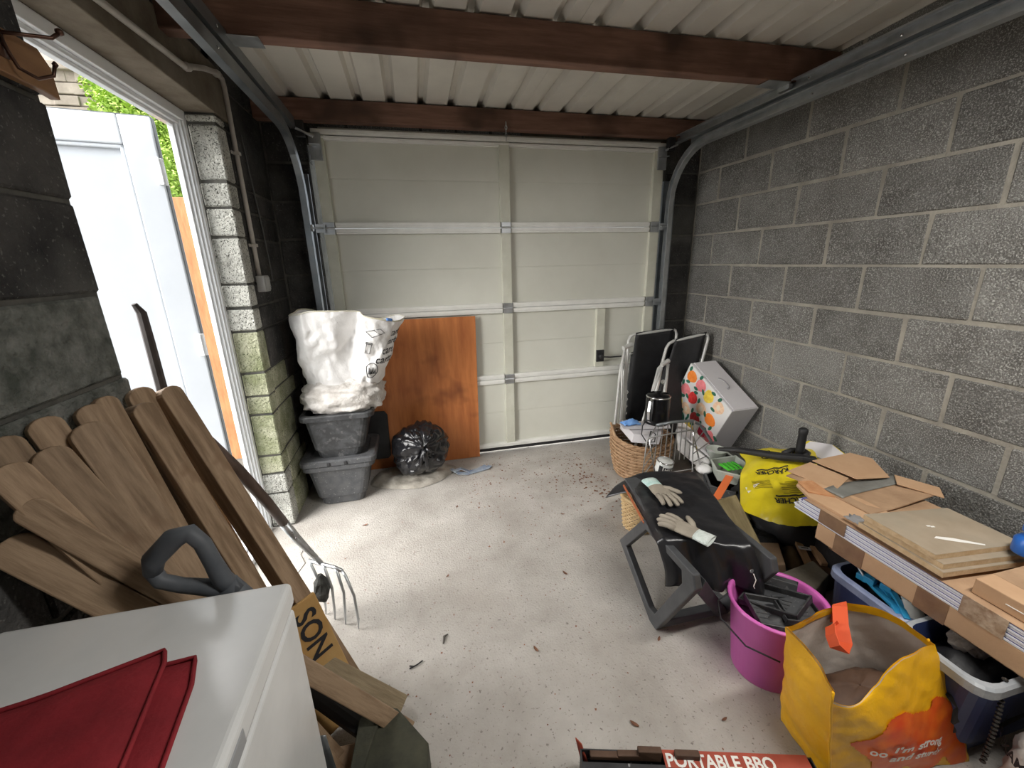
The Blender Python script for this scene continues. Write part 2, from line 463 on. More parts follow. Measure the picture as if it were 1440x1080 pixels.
# front wall around the garage door
wf = tag(MB().box(-1.03, -.56, FY + .006, FY + .2, 0, 2.5).box(1.90, 2.42, FY + .006, FY + .2, 0, 2.5).box(-.56, 1.9, FY + .006, FY + .2, 2.22, 2.5)
         .build('wall_front', mortar_dark), 'dark block piers and lintel course around the garage door', kind='structure')
for k in range(-1, 11):
    z0, z1 = Z0 + CH * k + .006, min(Z0 + CH * (k + 1) - .006, 2.49)
    z0 = max(z0, 0.004)
    if z1 - z0 < .04: continue
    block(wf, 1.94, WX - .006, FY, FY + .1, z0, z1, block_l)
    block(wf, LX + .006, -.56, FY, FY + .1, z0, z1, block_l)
x = -.54
while x < 1.8:
    w = rnd.choice([.2, .22, .44])
    block(wf, x, min(x + w, 1.93), FY, FY + .1, 2.25, 2.37, render_m if rnd.random() < .4 else block_r)
    x += w + .012
wb = tag(MB().box(-1.03, 2.42, NY - .2, NY, 0, 2.7).build('wall_back', block_r), 'block wall behind the viewer', kind='structure')

# roof sheets
def rz(y): return 2.447 + .04 * (2.9 - y)
ce = thing('ceiling', 'off-white ribbed metal roof sheets', None, kind='structure')
for sx0, nr in ((-.585 - .185 * 3 + .09, 5), (-.585 + .185 * 2 + .09, 5), (-.585 + .185 * 7 + .09, 5), (-.585 + .185 * 12 + .09, 5)):
    prof = []
    for r in range(nr):
        c0 = sx0 + .0925 + .185 * r
        prof += [(c0 - .0925, 0), (c0 - .030, 0), (c0 - .014, .034), (c0 + .014, .034), (c0 + .030, 0)]
    prof.append((sx0 + .185 * nr, 0)); prof.append((sx0 + .185 * nr + .03, .001))
    b = MB()
    up = .003 if int(round((sx0 + 10) / .925)) % 2 else 0
    ys = (3.34, NY - .15)
    b.add([(x_, y, rz(y) + z_ + up) for y in ys for x_, z_ in prof], [(i, i + 1, len(prof) + i + 1, len(prof) + i) for i in range(len(prof) - 1)])
    b.build('roof_sheet', roof_m, ce, thick=.0015)
for y0, nm in ((2.985, 1), (2.03, 2), (0.85, 3), (-.3, 4)):
    t0 = rz(y0) - .002
    bt = tag(MB().box(LX + .002, WX - .01, y0, y0 + .07, t0 - (.118 if nm == 1 else .150), t0 - .004).build('trim_%d' % nm, wood_beam, bevel=.004),
        'red-brown timber roof beam' + (' just above the garage door' if nm == 1 else ' nearer the viewer'), kind='structure')
for x_ in (-.62, 1.93):
    br = thing('beam_bracket', 'small galvanised bracket under the %s end of the timber roof beam' % ('left' if x_ < 0 else 'right'), 'bracket', (x_, 2.06, 2.30))
    MB().box(x_ - .01, x_ + .14 * (1 if x_ < 0 else -1), 2.02, 2.11, 2.322, 2.3255).build('plate', galv, br, bevel=.001)
    MB().box(x_ - .012, x_ + .012, 2.03, 2.10, 2.300, 2.322).build('lug', galv, br, bevel=.002)

# ------------------------------------------------------------------ garage door
DY = 3.052
gd = thing('door_1', 'cream sectional garage door seen from inside', None, (0.67, DY, 0), kind='structure')
joints = [0.045, 0.622, 1.168, 1.728, 2.300]
for a, b in zip(joints, joints[1:]):
    mid = (a + b) / 2 + .01
    MB().box(-.52, 1.90, 3.078, 3.098, a + .002, mid - .0025).box(-.52, 1.90, 3.080, 3.098, mid - .004, mid + .004).box(-.52, 1.90, 3.075, 3.098, mid + .0025, b - .002)\
        .build('panel', cream, gd, bevel=.0015)
def rail(z0, z1, x0, x1):
    MB().box(x0, x1, 3.050, 3.080, z0, z1).box(x0, x1, 3.044, 3.052, z0 + (z1 - z0) * .35, z1 - .003).build('rail', cream_rail, gd, bevel=.002)
for j in joints[1:4]:
    for x0, x1 in ((-.448, .640), (.718, 1.800)):
        rail(j + .002, j + .036, x0, x1)
        rail(j - .036, j - .002, x0, x1)
rail(2.238, 2.262, -.50, 1.87); rail(2.266, 2.300, -.52, 1.89)
MB().box(-.48, 1.86, 3.070, 3.098, 2.303, 2.312).build('top_seal', cream_stile, gd, bevel=.001)
rail(.050, .085, -.50, 1.87)
MB().box(-.50, 1.87, 3.062, 3.094, .018, .046).build('bottom_seal', rubber, gd, bevel=.004)
for a, b in zip(joints, joints[1:]):
    for x0, x1 in ((-.520, -.452), (.645, .714), (1.806, 1.876)):
        MB().box(x0, x1, 3.046, 3.080, a + .036, b - .036).build('stile', cream_stile, gd, bevel=.002)
MB().box(1.395, 1.465, 3.046, 3.080, .66, 1.13).build('stile', cream_stile, gd, bevel=.002)
for j in joints[1:4]:
    for xc in (-.486, .680, 1.841):
        h = MB().box(xc - .034, xc + .034, 3.037, 3.048, j + .004, j + .036).box(xc - .034, xc + .034, 3.037, 3.048, j - .038, j - .004)
        h.tube([(xc - .036, 3.038, j), (xc + .036, 3.038, j)], .007, 8)
        ho = h.build('hinge', galv, gd, bevel=.0015)
        if xc != .680:
            s_ = -1 if xc < 0 else 1
            r_ = MB().box(min(xc + s_ * .02, xc + s_ * .075), max(xc + s_ * .02, xc + s_ * .075), 3.012, 3.018, j - .028, j + .022)
            r_.tube([(xc + s_ * .03, 3.005, j), (xc + s_ * .10, 3.005, j)], .005, 8)
            r_.lathe([(.006, 0), (.020, .002), (.022, .010), (.020, .018), (.006, .02)], (xc + s_ * .085, 3.005, j), 12, axis=(s_, 0, 0))
            r_.build('roller', galv, gd)
for s_, xc in ((-1, -.50), (1, 1.86)):
    MB().box(xc - .035, xc + .035, 3.032, 3.045, 2.12, 2.27).box(xc - .03, xc + .03, 2.99, 3.035, 2.20, 2.206).tube([(xc, 3.0, 2.24), (xc + s_ * .09, 2.99, 2.28)], .008, 8)\
        .build('top_bracket', galv, gd, bevel=.002)
lk = MB().box(1.398, 1.462, 3.030, 3.048, .705, .80)
lk.lathe([(.02, 0), (.02, .03), (.012, .035)], (1.43, 3.03, .752), 12, axis=(0, -1, 0)).tube([(1.43, 3.0, .752), (1.50, 2.995, .745), (1.60, 3.0, .745)], .006, 8)
lk.build('latch', rubber, gd, bevel=.002)
ch = thing('hasp_chain', 'short chain hanging above the centre of the garage door', 'chain', (.68, 3.0, 2.33))
for i in range(5):
    z = 2.352 - i * .022
    a = [(.0065 * math.cos(t) , .0135 * math.sin(t)) for t in [k * math.pi / 4 for k in range(8)]]
    MB().tube([(.68 + (p[0] if i % 2 else 0), 2.976 + (0 if i % 2 else p[0]), z + p[1]) for p in a], .0022, 6, closed=True).build('link', galv, ch, smooth=True)

# tracks
def track(side, xv, xh, label):
    g = thing('door_track', label, 'track', (xv, 3.0, 0))
    s_ = side
    R = .34; zh = 2.235
    path = [(xv, 3.0, .02), (xv, 3.0, .8), (xv, 3.0, zh - R)]
    for i in range(1, 9):
        a = math.pi / 2 * i / 8
        path.append((xv + (xh - xv) * i / 8, 3.0 - R + R * math.cos(a), zh - R + R * math.sin(a)))
    path.append((xh, -.6, zh + .01))
    # C channel with lips, open towards the room
    c = [(-.026, .022), (-.026, -.012), (.026, -.012), (.026, .022), (.019, .022), (.019, .016), (.023, .016), (.023, -.009), (-.023, -.009), (-.023, .016), (-.019, .016), (-.019, .022)]
    c = [(y, x * -s_) for x, y in [(p[1] * 1, p[0]) for p in c]]
    c = [(a_ * s_ , b_) for b_, a_ in c]
    MB().sweep(path, [(p[1], p[0]) for p in c], up=(1, 0, 0)).build('lower_rail', galv if s_ > 0 else galv_dark, g)
    up_ = [(xh, 3.02, zh + .075), (xh, -.6, zh + .085)]
    MB().sweep(up_, [(p[1], p[0]) for p in c], up=(1, 0, 0)).build('upper_rail', galv if s_ > 0 else galv_dark, g)
    # perforated fixing angle along the wall side
    MB().box(min(xh + s_ * .014, xh + s_ * .017), max(xh + s_ * .014, xh + s_ * .017), -.6, 2.86, zh - .02, zh + .10)\
        .build('backing_strip', galv_dark, g)
    MB().box(min(xv + s_ * .022, xv + s_ * .026), max(xv + s_ * .022, xv + s_ * .026), 2.985, 3.098, .02, 2.05)\
        .box(min(xv + s_ * .022, xv - s_ * .022), max(xv + s_ * .022, xv - s_ * .022), 3.07, 3.098, .02, 2.05).build('wall_angle', galv_dark, g)
    for y in (1.5, 1.9, 1.53, 1.93):
        MB().lathe([(.006, 0), (.006, .003), (.003, .005)], (xh - s_ * .014, y, zh + (.0 if y * 10 % 1 < .05 else .075)), 8, axis=(-s_, 0, 0)).build('bolt', chrome, g)
    MB().box(min(xv, xv - s_ * .05), max(xv, xv - s_ * .05), 2.99, 3.03, 2.24, 2.34).build('end_bracket', rubber, g, bevel=.003)
    return g
track(-1, -.595, -.60, 'long galvanised door track along the left wall, curving down by the white sack')
track(1, 1.93, 1.95, 'long galvanised door track along the right wall, curving down behind the folded chairs')

# ------------------------------------------------------------------ side door
d2 = thing('door_2', 'white plastic side door standing open outwards, in its white frame', None, (-.97, 2.36, 0), kind='structure')
fr = MB()
for y0, y1, x0, x1 in ((2.393, 2.418, -.985, -.93), (2.381, 2.393, -.985, -.938), (2.369, 2.381, -.985, -.950), (2.357, 2.369, -.985, -.962)):
    fr.box(x0, x1, y0, y1, .02, 2.178)
fr.build('far_jamb', upvc, d2, bevel=.003)
fr = MB()
for y0, y1, x0, x1 in ((1.367, 1.40, -1.02, -.93), (1.40, 1.44, -1.02, -.96)):
    fr.box(x0, x1, y0, y1, .02, 2.178)
fr.build('near_jamb', upvc, d2, bevel=.003)
MB().box(-.985, -.93, 1.40, 2.393, 2.135, 2.178).box(-.985, -.945, 1.40, 2.381, 2.118, 2.135).box(-.985, -.96, 1.40, 2.369, 2.105, 2.118).build('head', upvc, d2, bevel=.003)
MB().box(-1.04, -.93, 1.367, 2.418, 0.0, .035).box(-1.04, -.98, 1.367, 2.418, .035, .05).build('threshold', upvc, d2, bevel=.003)
hv = V((-1.040, 2.36, 0)); dv = V((-.982, -.188, 0)); nv = V((.188, -.982, 0)); zv = V((0, 0, 1))
lf = MB()
W, z0, z1, fw = .88, .055, 2.130, .115
lf.obox(hv + zv * z0 - nv * .045, dv * W, nv * .045, zv * (z1 - z0))
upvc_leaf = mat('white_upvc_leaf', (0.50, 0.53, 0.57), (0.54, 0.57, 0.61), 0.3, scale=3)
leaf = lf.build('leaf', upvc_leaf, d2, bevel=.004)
fm = MB()
fm.obox(hv + zv * z0, dv * fw, nv * .022, zv * (z1 - z0)).obox(hv + dv * (W - fw) + zv * z0, dv * fw, nv * .022, zv * (z1 - z0))
fm.obox(hv + dv * fw + zv * (z1 - fw), dv * (W - 2 * fw), nv * .022, zv * fw).obox(hv + dv * fw + zv * z0, dv * (W - 2 * fw), nv * .022, zv * fw)
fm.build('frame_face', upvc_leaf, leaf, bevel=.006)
bd = MB()
i0, i1 = fw, W - fw
for a, w_, b_, h_ in ((i0, .016, z0 + fw, z1 - z0 - 2 * fw), (i1 - .016, .016, z0 + fw, z1 - z0 - 2 * fw)):
    bd.obox(hv + dv * a + zv * b_, dv * w_, nv * .016, zv * h_)
bd.obox(hv + dv * i0 + zv * (z1 - fw - .016), dv * (i1 - i0), nv * .016, zv * .016).obox(hv + dv * i0 + zv * (z0 + fw), dv * (i1 - i0), nv * .016, zv * .016)
bd.build('beading', upvc_leaf, leaf, bevel=.005)
gk = MB().obox(hv + zv * z0 - dv * .004 - nv * .02, dv * .004, nv * .036, zv * (z1 - z0)).obox(hv + zv * z1 - nv * .02, dv * W, nv * .036, zv * .004)
gk.build('gasket', mat('grey_gasket', (.12, .13, .14), rough=.6), leaf)
for z in (.28, 1.08, 1.86):
    MB().obox(hv + zv * z + nv * .018, dv * .022, nv * .012, zv * .11).tube([hv + zv * z + V((.004, -.012, 0)), hv + zv * (z + .11) + V((.004, -.012, 0))], .009, 10).build('hinge', upvc, d2, bevel=.002)

# yard outside
tag(MB().box(-30, -1.03, -12, 30, -.2, -.06).box(-30, 14, 3.35, 30, -.2, -.03).build('ground', mat('yard_gravel', (.14, .135, .12), (.20, .195, .18), .95, scale=3, bump=.3, bscale=30)),
    'gravel yard outside', kind='structure')
pw = thing('garden_wall', 'rubble stone retaining wall beyond the open side door', 'wall', (-4.5, 6.4, 0))
MB().box(-7.2, -2.75, 6.42, 6.8, -.1, 3.62).build('core', mat('wall_core', (.16, .145, .12), rough=.95), pw)
stone_w = mat('rubble_stone', (.22, .19, .155), (.34, .30, .25), .95, scale=4, bump=.4, bscale=20, coords='world')
zc = 2.3
ns = 0
while zc < 3.6:
    hh = rnd.uniform(.085, .13); xx = -5.6
    while xx < -2.75 and ns < 290:
        ww = rnd.uniform(.14, .30)
        me = block_mesh(round(ww, 1) + .04, .1, round(hh, 2), stone_w, rnd.randrange(3))
        o = bpy.data.objects.new('stone', me); C.objects.link(o); o.parent = pw
        o.location = (xx + ww / 2 + 4.5, -.0 + rnd.uniform(-.015, .01), zc + hh / 2)
        xx += ww + .01; ns += 1
    zc += hh + .012
MB().box(-7.2, -2.7, 6.30, 6.9, 3.62, 3.70).build('coping', stone_w, pw, bevel=.01)
hs = thing('house', 'pinkish rendered house with a small white window beyond the garden wall', 'house', (-8.5, 13, 0))
MB().box(-14, -5.2, 13, 20, -.1, 9).build('house_wall', mat('pink_render', (.44, .35, .29), (.50, .41, .35), .9, scale=1), hs)
wn = MB()
wx, wz = -6.25, 5.02
wn.box(wx - .45, wx + .75, 12.94, 13.0, wz - .1, wz - .02).box(wx - .45, wx + .75, 12.94, 13.0, wz + .7, wz + .78)
for q in (-.45, .11, .67):
    wn.box(wx + q, wx + q + .08, 12.94, 13.0, wz - .02, wz + .7)
wno = wn.build('window_frame', upvc, hs)
MB().box(wx - .40, wx + .70, 12.97, 13.0, wz - .02, wz + .7).build('pane', mat('window_glass', (.25, .36, .42), rough=.1), wno)
# hedge and climbers
def leaves(name, label, cat, boxes, n, col1, col2, size=.05):
    m = mat(name + '_leaf', col1, col2, .6, scale=6, coords='world')
    b = MB()
    for i in range(n):
        c, r = boxes[i % len(boxes)]
        d = V((rnd.gauss(0, 1), rnd.gauss(0, 1), rnd.gauss(0, 1))).normalized() * rnd.uniform(.55, 1)
        p = V(c) + V((d.x * r[0], d.y * r[1], d.z * r[2]))
        a = V((rnd.gauss(0, 1), rnd.gauss(0, 1), rnd.gauss(0, 1))).normalized()
        c_ = a.orthogonal().normalized(); s_ = size * rnd.uniform(.6, 1.2)
        b.add([p - a * s_, p + c_ * s_ * .5, p + a * s_, p - c_ * s_ * .5], [(0, 1, 2, 3)])
    return tag(b.build(name, m), label, cat, kind='stuff')
leaves('hedge', 'bright green hedge growing over the stone garden wall', 'hedge',
       [((-2.75, 6.15, 3.15), (.55, .25, .5)), ((-2.55, 6.3, 3.0), (.55, .5, .75)), ((-3.0, 6.5, 3.5), (.45, .4, .28)), ((-2.0, 6.8, 2.9), (.6, .5, .8)), ((-2.5, 6.0, 2.3), (.4, .4, .6))], 26000, (.20, .36, .04), (.46, .60, .12), .026)
fp = thing('garden_fence', 'orange-brown timber fence seen in the gap beside the open door', 'fence', (-1.6, 3.6, 0))
fence_m = mat('orange_fence', (.40, .17, .07), (.52, .25, .11), .8, scale=6, stretch=(5, 5, 1), bump=.2, bscale=20)
for i in range(9):
    MB().box(-2.0 + i * .102, -2.0 + i * .102 + .097, 3.6, 3.618, -.06, 1.98 + .012 * (i % 2)).build('board', fence_m, fp, bevel=.002)
MB().box(-2.05, -1.05, 3.62, 3.66, .3, .38).build('cross_rail', fence_m, fp)

# ------------------------------------------------------------------ conduit
cd = thing('cable_conduit', 'grey plastic cable conduit running along and down the left wall', 'pipe', (-.79, 2.57, 1.4))
cx = LX + .014
pth = [(cx, .9, 2.225), (cx, 1.65, 2.235), (cx, 2.16, 2.262), (cx, 2.24, 2.290), (cx, 2.36, 2.33), (cx, 2.50, 2.365), (cx, 2.560, 2.362), (cx, 2.572, 2.33), (cx, 2.568, 2.05), (cx, 2.566, 1.455)]
MB().tube(pth, .0115, 10).build('pipe', conduit_m, cd, smooth=True)
for p in ((2.50, 2.362), (2.18, 2.268)):
    MB().lathe([(.015, -.02), (.017, 0), (.015, .02)], (cx, p[0], p[1]), 10, axis=(0, 1, .25)).build('coupling', conduit_m, cd, smooth=True)
for z in (2.045, 1.61):
    MB().box(LX + .001, LX + .031, 2.552, 2.584, z - .008, z + .008).box(LX + .001, LX + .008, 2.530, 2.552, z - .008, z + .008).build('clip', conduit_m, cd, bevel=.003)
jb = MB().box(LX + .002, LX + .045, 2.535, 2.620, 1.37, 1.455)
jbo = jb.build('junction_box', mat('box_grey', (.36, .36, .35), rough=.4), cd, bevel=.006)
MB().box(LX + .046, LX + .049, 2.545, 2.610, 1.38, 1.445).build('cover', mat('box_grey2', (.42, .42, .41), rough=.35), jbo, bevel=.002)
for z in (1.395, 1.43):
    MB().lathe([(.004, 0), (.004, .003)], (LX + .049, 2.60, z), 8, axis=(1, 0, 0)).build('screw', galv, jbo)
ov = thing('loose_cable', 'thin dark cable hanging down the left wall right of the conduit', 'cable', (-.8, 2.78, 1.3))
MB().tube([(-.80, 2.70, 2.16), (-.802, 2.74, 1.95), (-.80, 2.78, 1.7), (-.80, 2.80, 1.42)], .004, 6).build('cable', mat('grey_cable', (.10, .10, .10), rough=.5), ov, smooth=True)

# batten body added around the fill light set up at the top, unseen
cl_ = thing('fill_lamp', 'added white batten fill lamp, out of view under the roof above the flat boards', 'lamp', (1.25, .25, 2.36))
MB().box(.63, 1.87, .17, .33, 2.345, 2.40).build('housing', upvc, cl_, bevel=.006)
MB().box(.64, 1.86, .185, .315, 2.325, 2.345).build('diffuser', mat('diffuser', (.8, .8, .78), rough=.4), cl_, bevel=.006)
for x_ in (.85, 1.65):
    MB().box(x_ - .01, x_ + .01, .22, .28, 2.40, rz(.25) + .002).build('hanger', galv, cl_)

# coat rail with hook
cr = thing('coat_rail', 'short brown board screwed to the near left wall with a wire hook', 'coat rail', (-.80, 1.2, 1.95))
MB().prism([(-.808, .7, 1.90), (-.808, 1.33, 1.90), (-.808, 1.375, 1.895), (-.808, 1.372, 1.96), (-.808, 1.345, 1.99), (-.808, .7, 1.995)], (.022, 0, 0)).build('board', mat('rail_wood', (.20, .10, .045), (.28, .15, .07), .6, scale=6, stretch=(5, 1, 5)), cr, bevel=.003)
hk = MB()
hx = -.786
hk.tube([(hx + .004, 1.235, 1.975), (hx + .01, 1.238, 1.94), (hx + .016, 1.243, 1.915), (hx + .034, 1.262, 1.903), (hx + .055, 1.277, 1.915), (hx + .060, 1.28, 1.935)], .0036, 8)
hk.tube([(hx + .002, 1.235, 1.975), (hx + .03, 1.262, 1.983), (hx + .062, 1.292, 1.992), (hx + .072, 1.300, 2.004)], .0040, 8)
hk.lathe([(.002, -.007), (.007, -.004), (.008, 0), (.007, .004), (.002, .007)], (hx + .074, 1.302, 2.008), 10)
hk.lathe([(.002, -.006), (.006, 0), (.002, .006)], (hx + .061, 1.281, 1.938), 8)
hk.box(hx - .001, hx + .004, 1.225, 1.247, 1.93, 1.985)
hk.build('hook', mat('bronze_hook', (.10, .055, .04), rough=.35, metal=.8), cr, smooth=True)

# ================================================================== LEFT SIDE OBJECTS
# chest freezer
fz = thing('chest_freezer', 'white chest freezer with a closed lid and red bags lying on it', 'freezer', (-.55, .5, 0))
fx0, fx1, fy0, fy1, ft = -.80, -.300, -.05, .815, .865
fb = MB().box(fx0, fx1 - .004, fy0, fy1 - .004, .03, ft - .066).build('cabinet', white_en, fz, bevel=.008, seg=3)
ld = MB().box(fx0, fx1, fy0, fy1, ft - .054, ft).build('lid', white_en, fz, bevel=.012, seg=4)
MB().box(fx0 + .02, fx1 - .022, fy0 + .02, fy1 - .022, ft - .068, ft - .052).build('gasket', mat('freezer_gasket', (.05, .052, .055), rough=.6), fz)
MB().box(fx1 - .004, fx1 + .002, .46, .53, ft - .046, ft - .018).build('handle_recess', mat('grey_trim', (.30, .31, .32), rough=.4), ld, bevel=.003)
for x, y in ((-.76, 0), (-.34, 0), (-.76, .76), (-.34, .76)):
    MB().lathe([(.02, 0), (.02, .03)], (x, y, 0), 12).build('foot', rubber, fz)

# folded red bags on the freezer
def folded(name, label, poly, z, h, m, seed, group=None):
    n = len(poly)
    cx_ = sum(p[0] for p in poly) / n; cy_ = sum(p[1] for p in poly) / n
    g = thing(name, label, 'bag', (cx_, cy_, z), group)
    per = []
    for i in range(n):
        a, b_ = poly[i], poly[(i + 1) % n]
        for k in range(6):
            t = k / 6
            per.append((a[0] + (b_[0] - a[0]) * t, a[1] + (b_[1] - a[1]) * t))
    def fn(u, v):
        i = int(round(u * len(per))) % len(per)
        p = per[i]
        rr = min(1, v * 1.0)
        x = cx_ + (p[0] - cx_) * rr; y = cy_ + (p[1] - cy_) * rr
        e = (1 - v ** 6)
        return (x, y, z + h * e + .0025 * noise.noise(V((x * 22 + seed, y * 9, 0))) * e)
    MB().grid(lambda u, v: fn(u, v), len(per), 14, wrap=True).build('cloth', m, g, smooth=True)
    b2 = MB()
    b2.tube([(p[0], p[1], z + h * .35) for p in per], h * .38, 6, closed=True)
    b2.build('hem', m, g, smooth=True)
    return g
folded('red_bag', 'dark red fabric bag folded flat on the white freezer, the lower of two', [(-.86 + .10, .60), (-.60, .64), (-.41, .655), (-.392, .60), (-.372, .46), (-.45, .35), (-.76, .30)], ft + .001, .010, red_cloth, 1)
folded('red_bag', 'dark red fabric bag folded flat, lying on top of the other red one', [(-.78, .585), (-.60, .62), (-.458, .668), (-.445, .64), (-.415, .47), (-.50, .37), (-.78, .32)], ft + .016, .010, red_cloth, 5)

# fan of timber slats leaning on the near left wall
def slat(name, label, top, end, w, t, nvec=(1, .15, .2), rounded=True, m=None, group=None, cat='board'):
    top, end = V(top), V(end)
    l = (end - top); L_ = l.length; l.normalize()
    n_ = V(nvec); n_ = (n_ - l * n_.dot(l)).normalized()
    s_ = l.cross(n_).normalized()
    if rounded:
        pl = []
        r = w / 2
        for i in range(9):
            a = math.pi * i / 8
            pl.append((-r * math.cos(a), r * .75 - r * .75 * math.sin(a)))
        pl += [(r, L_), (-r, L_)]
    else:
        pl = [(-w / 2, 0), (w / 2, 0), (w / 2, L_), (-w / 2, L_)]
    pts = [top + s_ * a + l * b_ - n_ * t / 2 for a, b_ in pl]
    b = MB().prism(pts, n_ * t)
    o = b.build(name, m or wood_pale, bevel=.003)
    # put origin along the board so that its grain runs lengthwise
    M3 = Matrix((s_, n_, l)).transposed().to_4x4(); M3.translation = end
    o.data.transform(M3.inverted()); o.matrix_world = M3
    tag(o, label, cat, group)
    return o
G_ = 'round ended timber slats leaning by the side door'
slat('wooden_picket', 'long pale slat standing furthest right of the fan, beside the open door', (-.745, 1.385, 1.160), (-.345, 1.275, .03), .062, .060, (1, -.55, .3), group=G_)
slat('wooden_picket', 'slat directly left of the rightmost one, dark gaps on both sides', (-.755, 1.265, 1.150), (-.445, 1.225, .03), .062, .056, (1, -.45, .3), group=G_)
slat('wooden_picket', 'widest pale slat with a round top, in the middle of the fan', (-.735, 1.055, 1.175), (-.325, .925, .03), .072, .022, (1, -.75, .35), group=G_)
slat('wooden_picket', 'greyish slat with a round top left of the widest one', (-.745, .955, 1.160), (-.335, .985, .03), .064, .022, (1, -.8, .35), group=G_)
slat('wooden_picket', 'grey slat half cut by the left picture edge, below the greyish one', (-.76, .885, 1.160), (-.38, .960, .10), .060, .022, (1, -.8, .35), group=G_)
slat('wooden_picket', 'slat lying at a shallow slope across the front of the fan to the floor', (-.745, .875, 1.085), (-.135, 1.045, .035), .052, .022, (.7, -1, .45), group=G_)
slat('wooden_picket', 'wide slat nearest the viewer, low and dark at the left picture edge', (-.79, .868, 1.015), (-.50, .885, .62), .066, .022, (.7, -1, .4), group=G_)
slat('wooden_picket', 'slat whose round top peeks out behind the widest one', (-.775, 1.135, 1.195), (-.42, 1.04, .03), .062, .020, (1, -.6, .3), group=G_)
slat('wooden_picket', 'slat at the back behind the two right hand ones, only its top showing', (-.782, 1.335, 1.180), (-.50, 1.31, .03), .075, .020, (1, -.4, .2), group=G_)
slat('wooden_picket', 'dark slat at the back against the block wall, left of the two right hand ones', (-.785, 1.205, 1.195), (-.52, 1.14, .03), .06, .020, (1, -.4, .2), group=G_)
slat('wooden_picket', 'dark slat at the back left, its round top just under the block wall', (-.787, 1.025, 1.205), (-.46, 1.03, .03), .062, .018, (1, -.6, .2), group=G_)
slat('wooden_picket', 'darkest slat high at the left picture edge behind the grey ones', (-.79, .93, 1.20), (-.53, 1.01, .03), .062, .018, (1, -.6, .2), group=G_)
# stencilled board behind the freezer corner
sb_top, sb_end = V((-.46, 1.20, .46)), V((-.345, 1.15, .015))
nb = (.55, -.8, .35)
sb = slat('stencilled_board', 'yellowish plywood strip with black stencilled letters beside the freezer corner', sb_top, sb_end, .15, .014, nb, rounded=False, m=osb_m)
l_ = (sb_end - sb_top).normalized(); n_ = V(nb); n_ = (n_ - l_ * n_.dot(l_)).normalized(); s_ = l_.cross(n_).normalized()
inv_ = Matrix((s_, n_, l_)).transposed().to_4x4(); inv_.translation = sb_end; inv_ = inv_.inverted()
for tx, dist, sh in (('SON', .03, .01), ('LTIN', .26, .02)):
    o0 = sb_top + l_ * dist + s_ * sh + n_ * .009
    to = text_mb(tx, .095, lambda a, b: inv_ @ (o0 + l_ * a * .9 - s_ * b), bold=.002).build('lettering', ink)
    to.parent = sb
# short timber on the floor crossing it, mossy slab
slat('timber_offcut', 'rough timber batten slanting down to the floor in front of the stencilled board', (-.50, 1.22, .30), (-.155, 1.125, .045), .055, .040, (.2, -.6, 1), rounded=False, m=wood_grey)
ms = thing('mossy_slab', 'dark mossy stone slab on the floor by the freezer, beside the rough batten', 'slab', (-.2, .95, 0))
MB().prism([(-.27, 1.10, .005), (-.16, 1.06, .005), (-.068, .935, .005), (-.085, .62, .005), (-.285, .62, .005), (-.285, 1.0, .005)], (0, 0, .12)).noise(.004, 20).build('slab', stone_m, ms, bevel=.01)
MB().prism([(-.27, 1.085, .126), (-.205, 1.05, .126), (-.26, .86, .126), (-.286, .88, .126)], (.0, .0, .018)).noise(.003, 30).build('chipped_layer', stone_m, ms, bevel=.004)
tb = MB().tube([(-.45, 1.06, .36), (-.275, 1.045, .10)], .030, 12)
tag(tb.build('rubber_pipe', mat('charcoal_rubber', (.025, .026, .03), rough=.6), smooth=False), 'dark round pipe end behind the mossy slab, in the shade of the freezer', 'pipe')
tag(MB().box(-.40, -.29, .86, 1.02, .005, .075).noise(.002, 20).build('brick_offcut', brick_bit, bevel=.004), 'pinkish brick lying against the side of the freezer', 'brick')

# spade with D handle
sp = thing('spade', 'spade with a slate grey D-shaped plastic grip standing behind the freezer', 'spade', (-.35, .86, 0))
yd = .845
MB().tube([(-.556, yd, .915), (-.548, yd, .945), (-.505, yd, .985), (-.474, yd, .992), (-.458, yd, .965), (-.448, yd, .915), (-.440, yd, .875), (-.425, yd, .840)], .0165, 12, scales=[1.0, 1.25, 1.3, 1.1, .95, 1, 1.15, 1.4])\
    .tube([(-.556, yd, .920), (-.548, yd, .893), (-.515, yd, .875), (-.478, yd, .862), (-.425, yd, .842)], .0155, 12, scales=[1, 1.0, 1.0, 1.1, 1.4])\
    .tube([(-.436, yd, .858), (-.395, .85, .78)], .024, 12).build('grip', spade_m, sp, smooth=True)
MB().tube([(-.40, .85, .79), (-.345, .87, .30)], .016, 10).build('shaft', dark_wood, sp, smooth=True)
MB().grid(lambda u, v: (-.345 + (u - .5) * .05 + v * .02, .87 + (u - .5) * .02 + .01 * math.cos((u - .5) * 3), .32 - v * .30), 6, 6).build('blade', galv_dark, sp, smooth=True, thick=.003)

# dark tool handle against the door opening
dh = thing('broken_handle', 'dark charred tool handle standing up in front of the open white door', 'tool', (-.81, 1.51, 0))
MB().sweep([(-.815, 1.490, 1.402), (-.808, 1.500, 1.375), (-.806, 1.497, 1.28), (-.806, 1.495, 1.12), (-.815, 1.51, .02)],
           [(.019 * math.cos(a * math.pi / 4), .013 * math.sin(a * math.pi / 4)) for a in range(8)], scales=[.5, .95, 1, 1.05, 1.05]).noise(.0015, 30).build('handle', mat('charred_wood', (.035, .028, .026), (.07, .055, .05), .7, scale=12), dh)

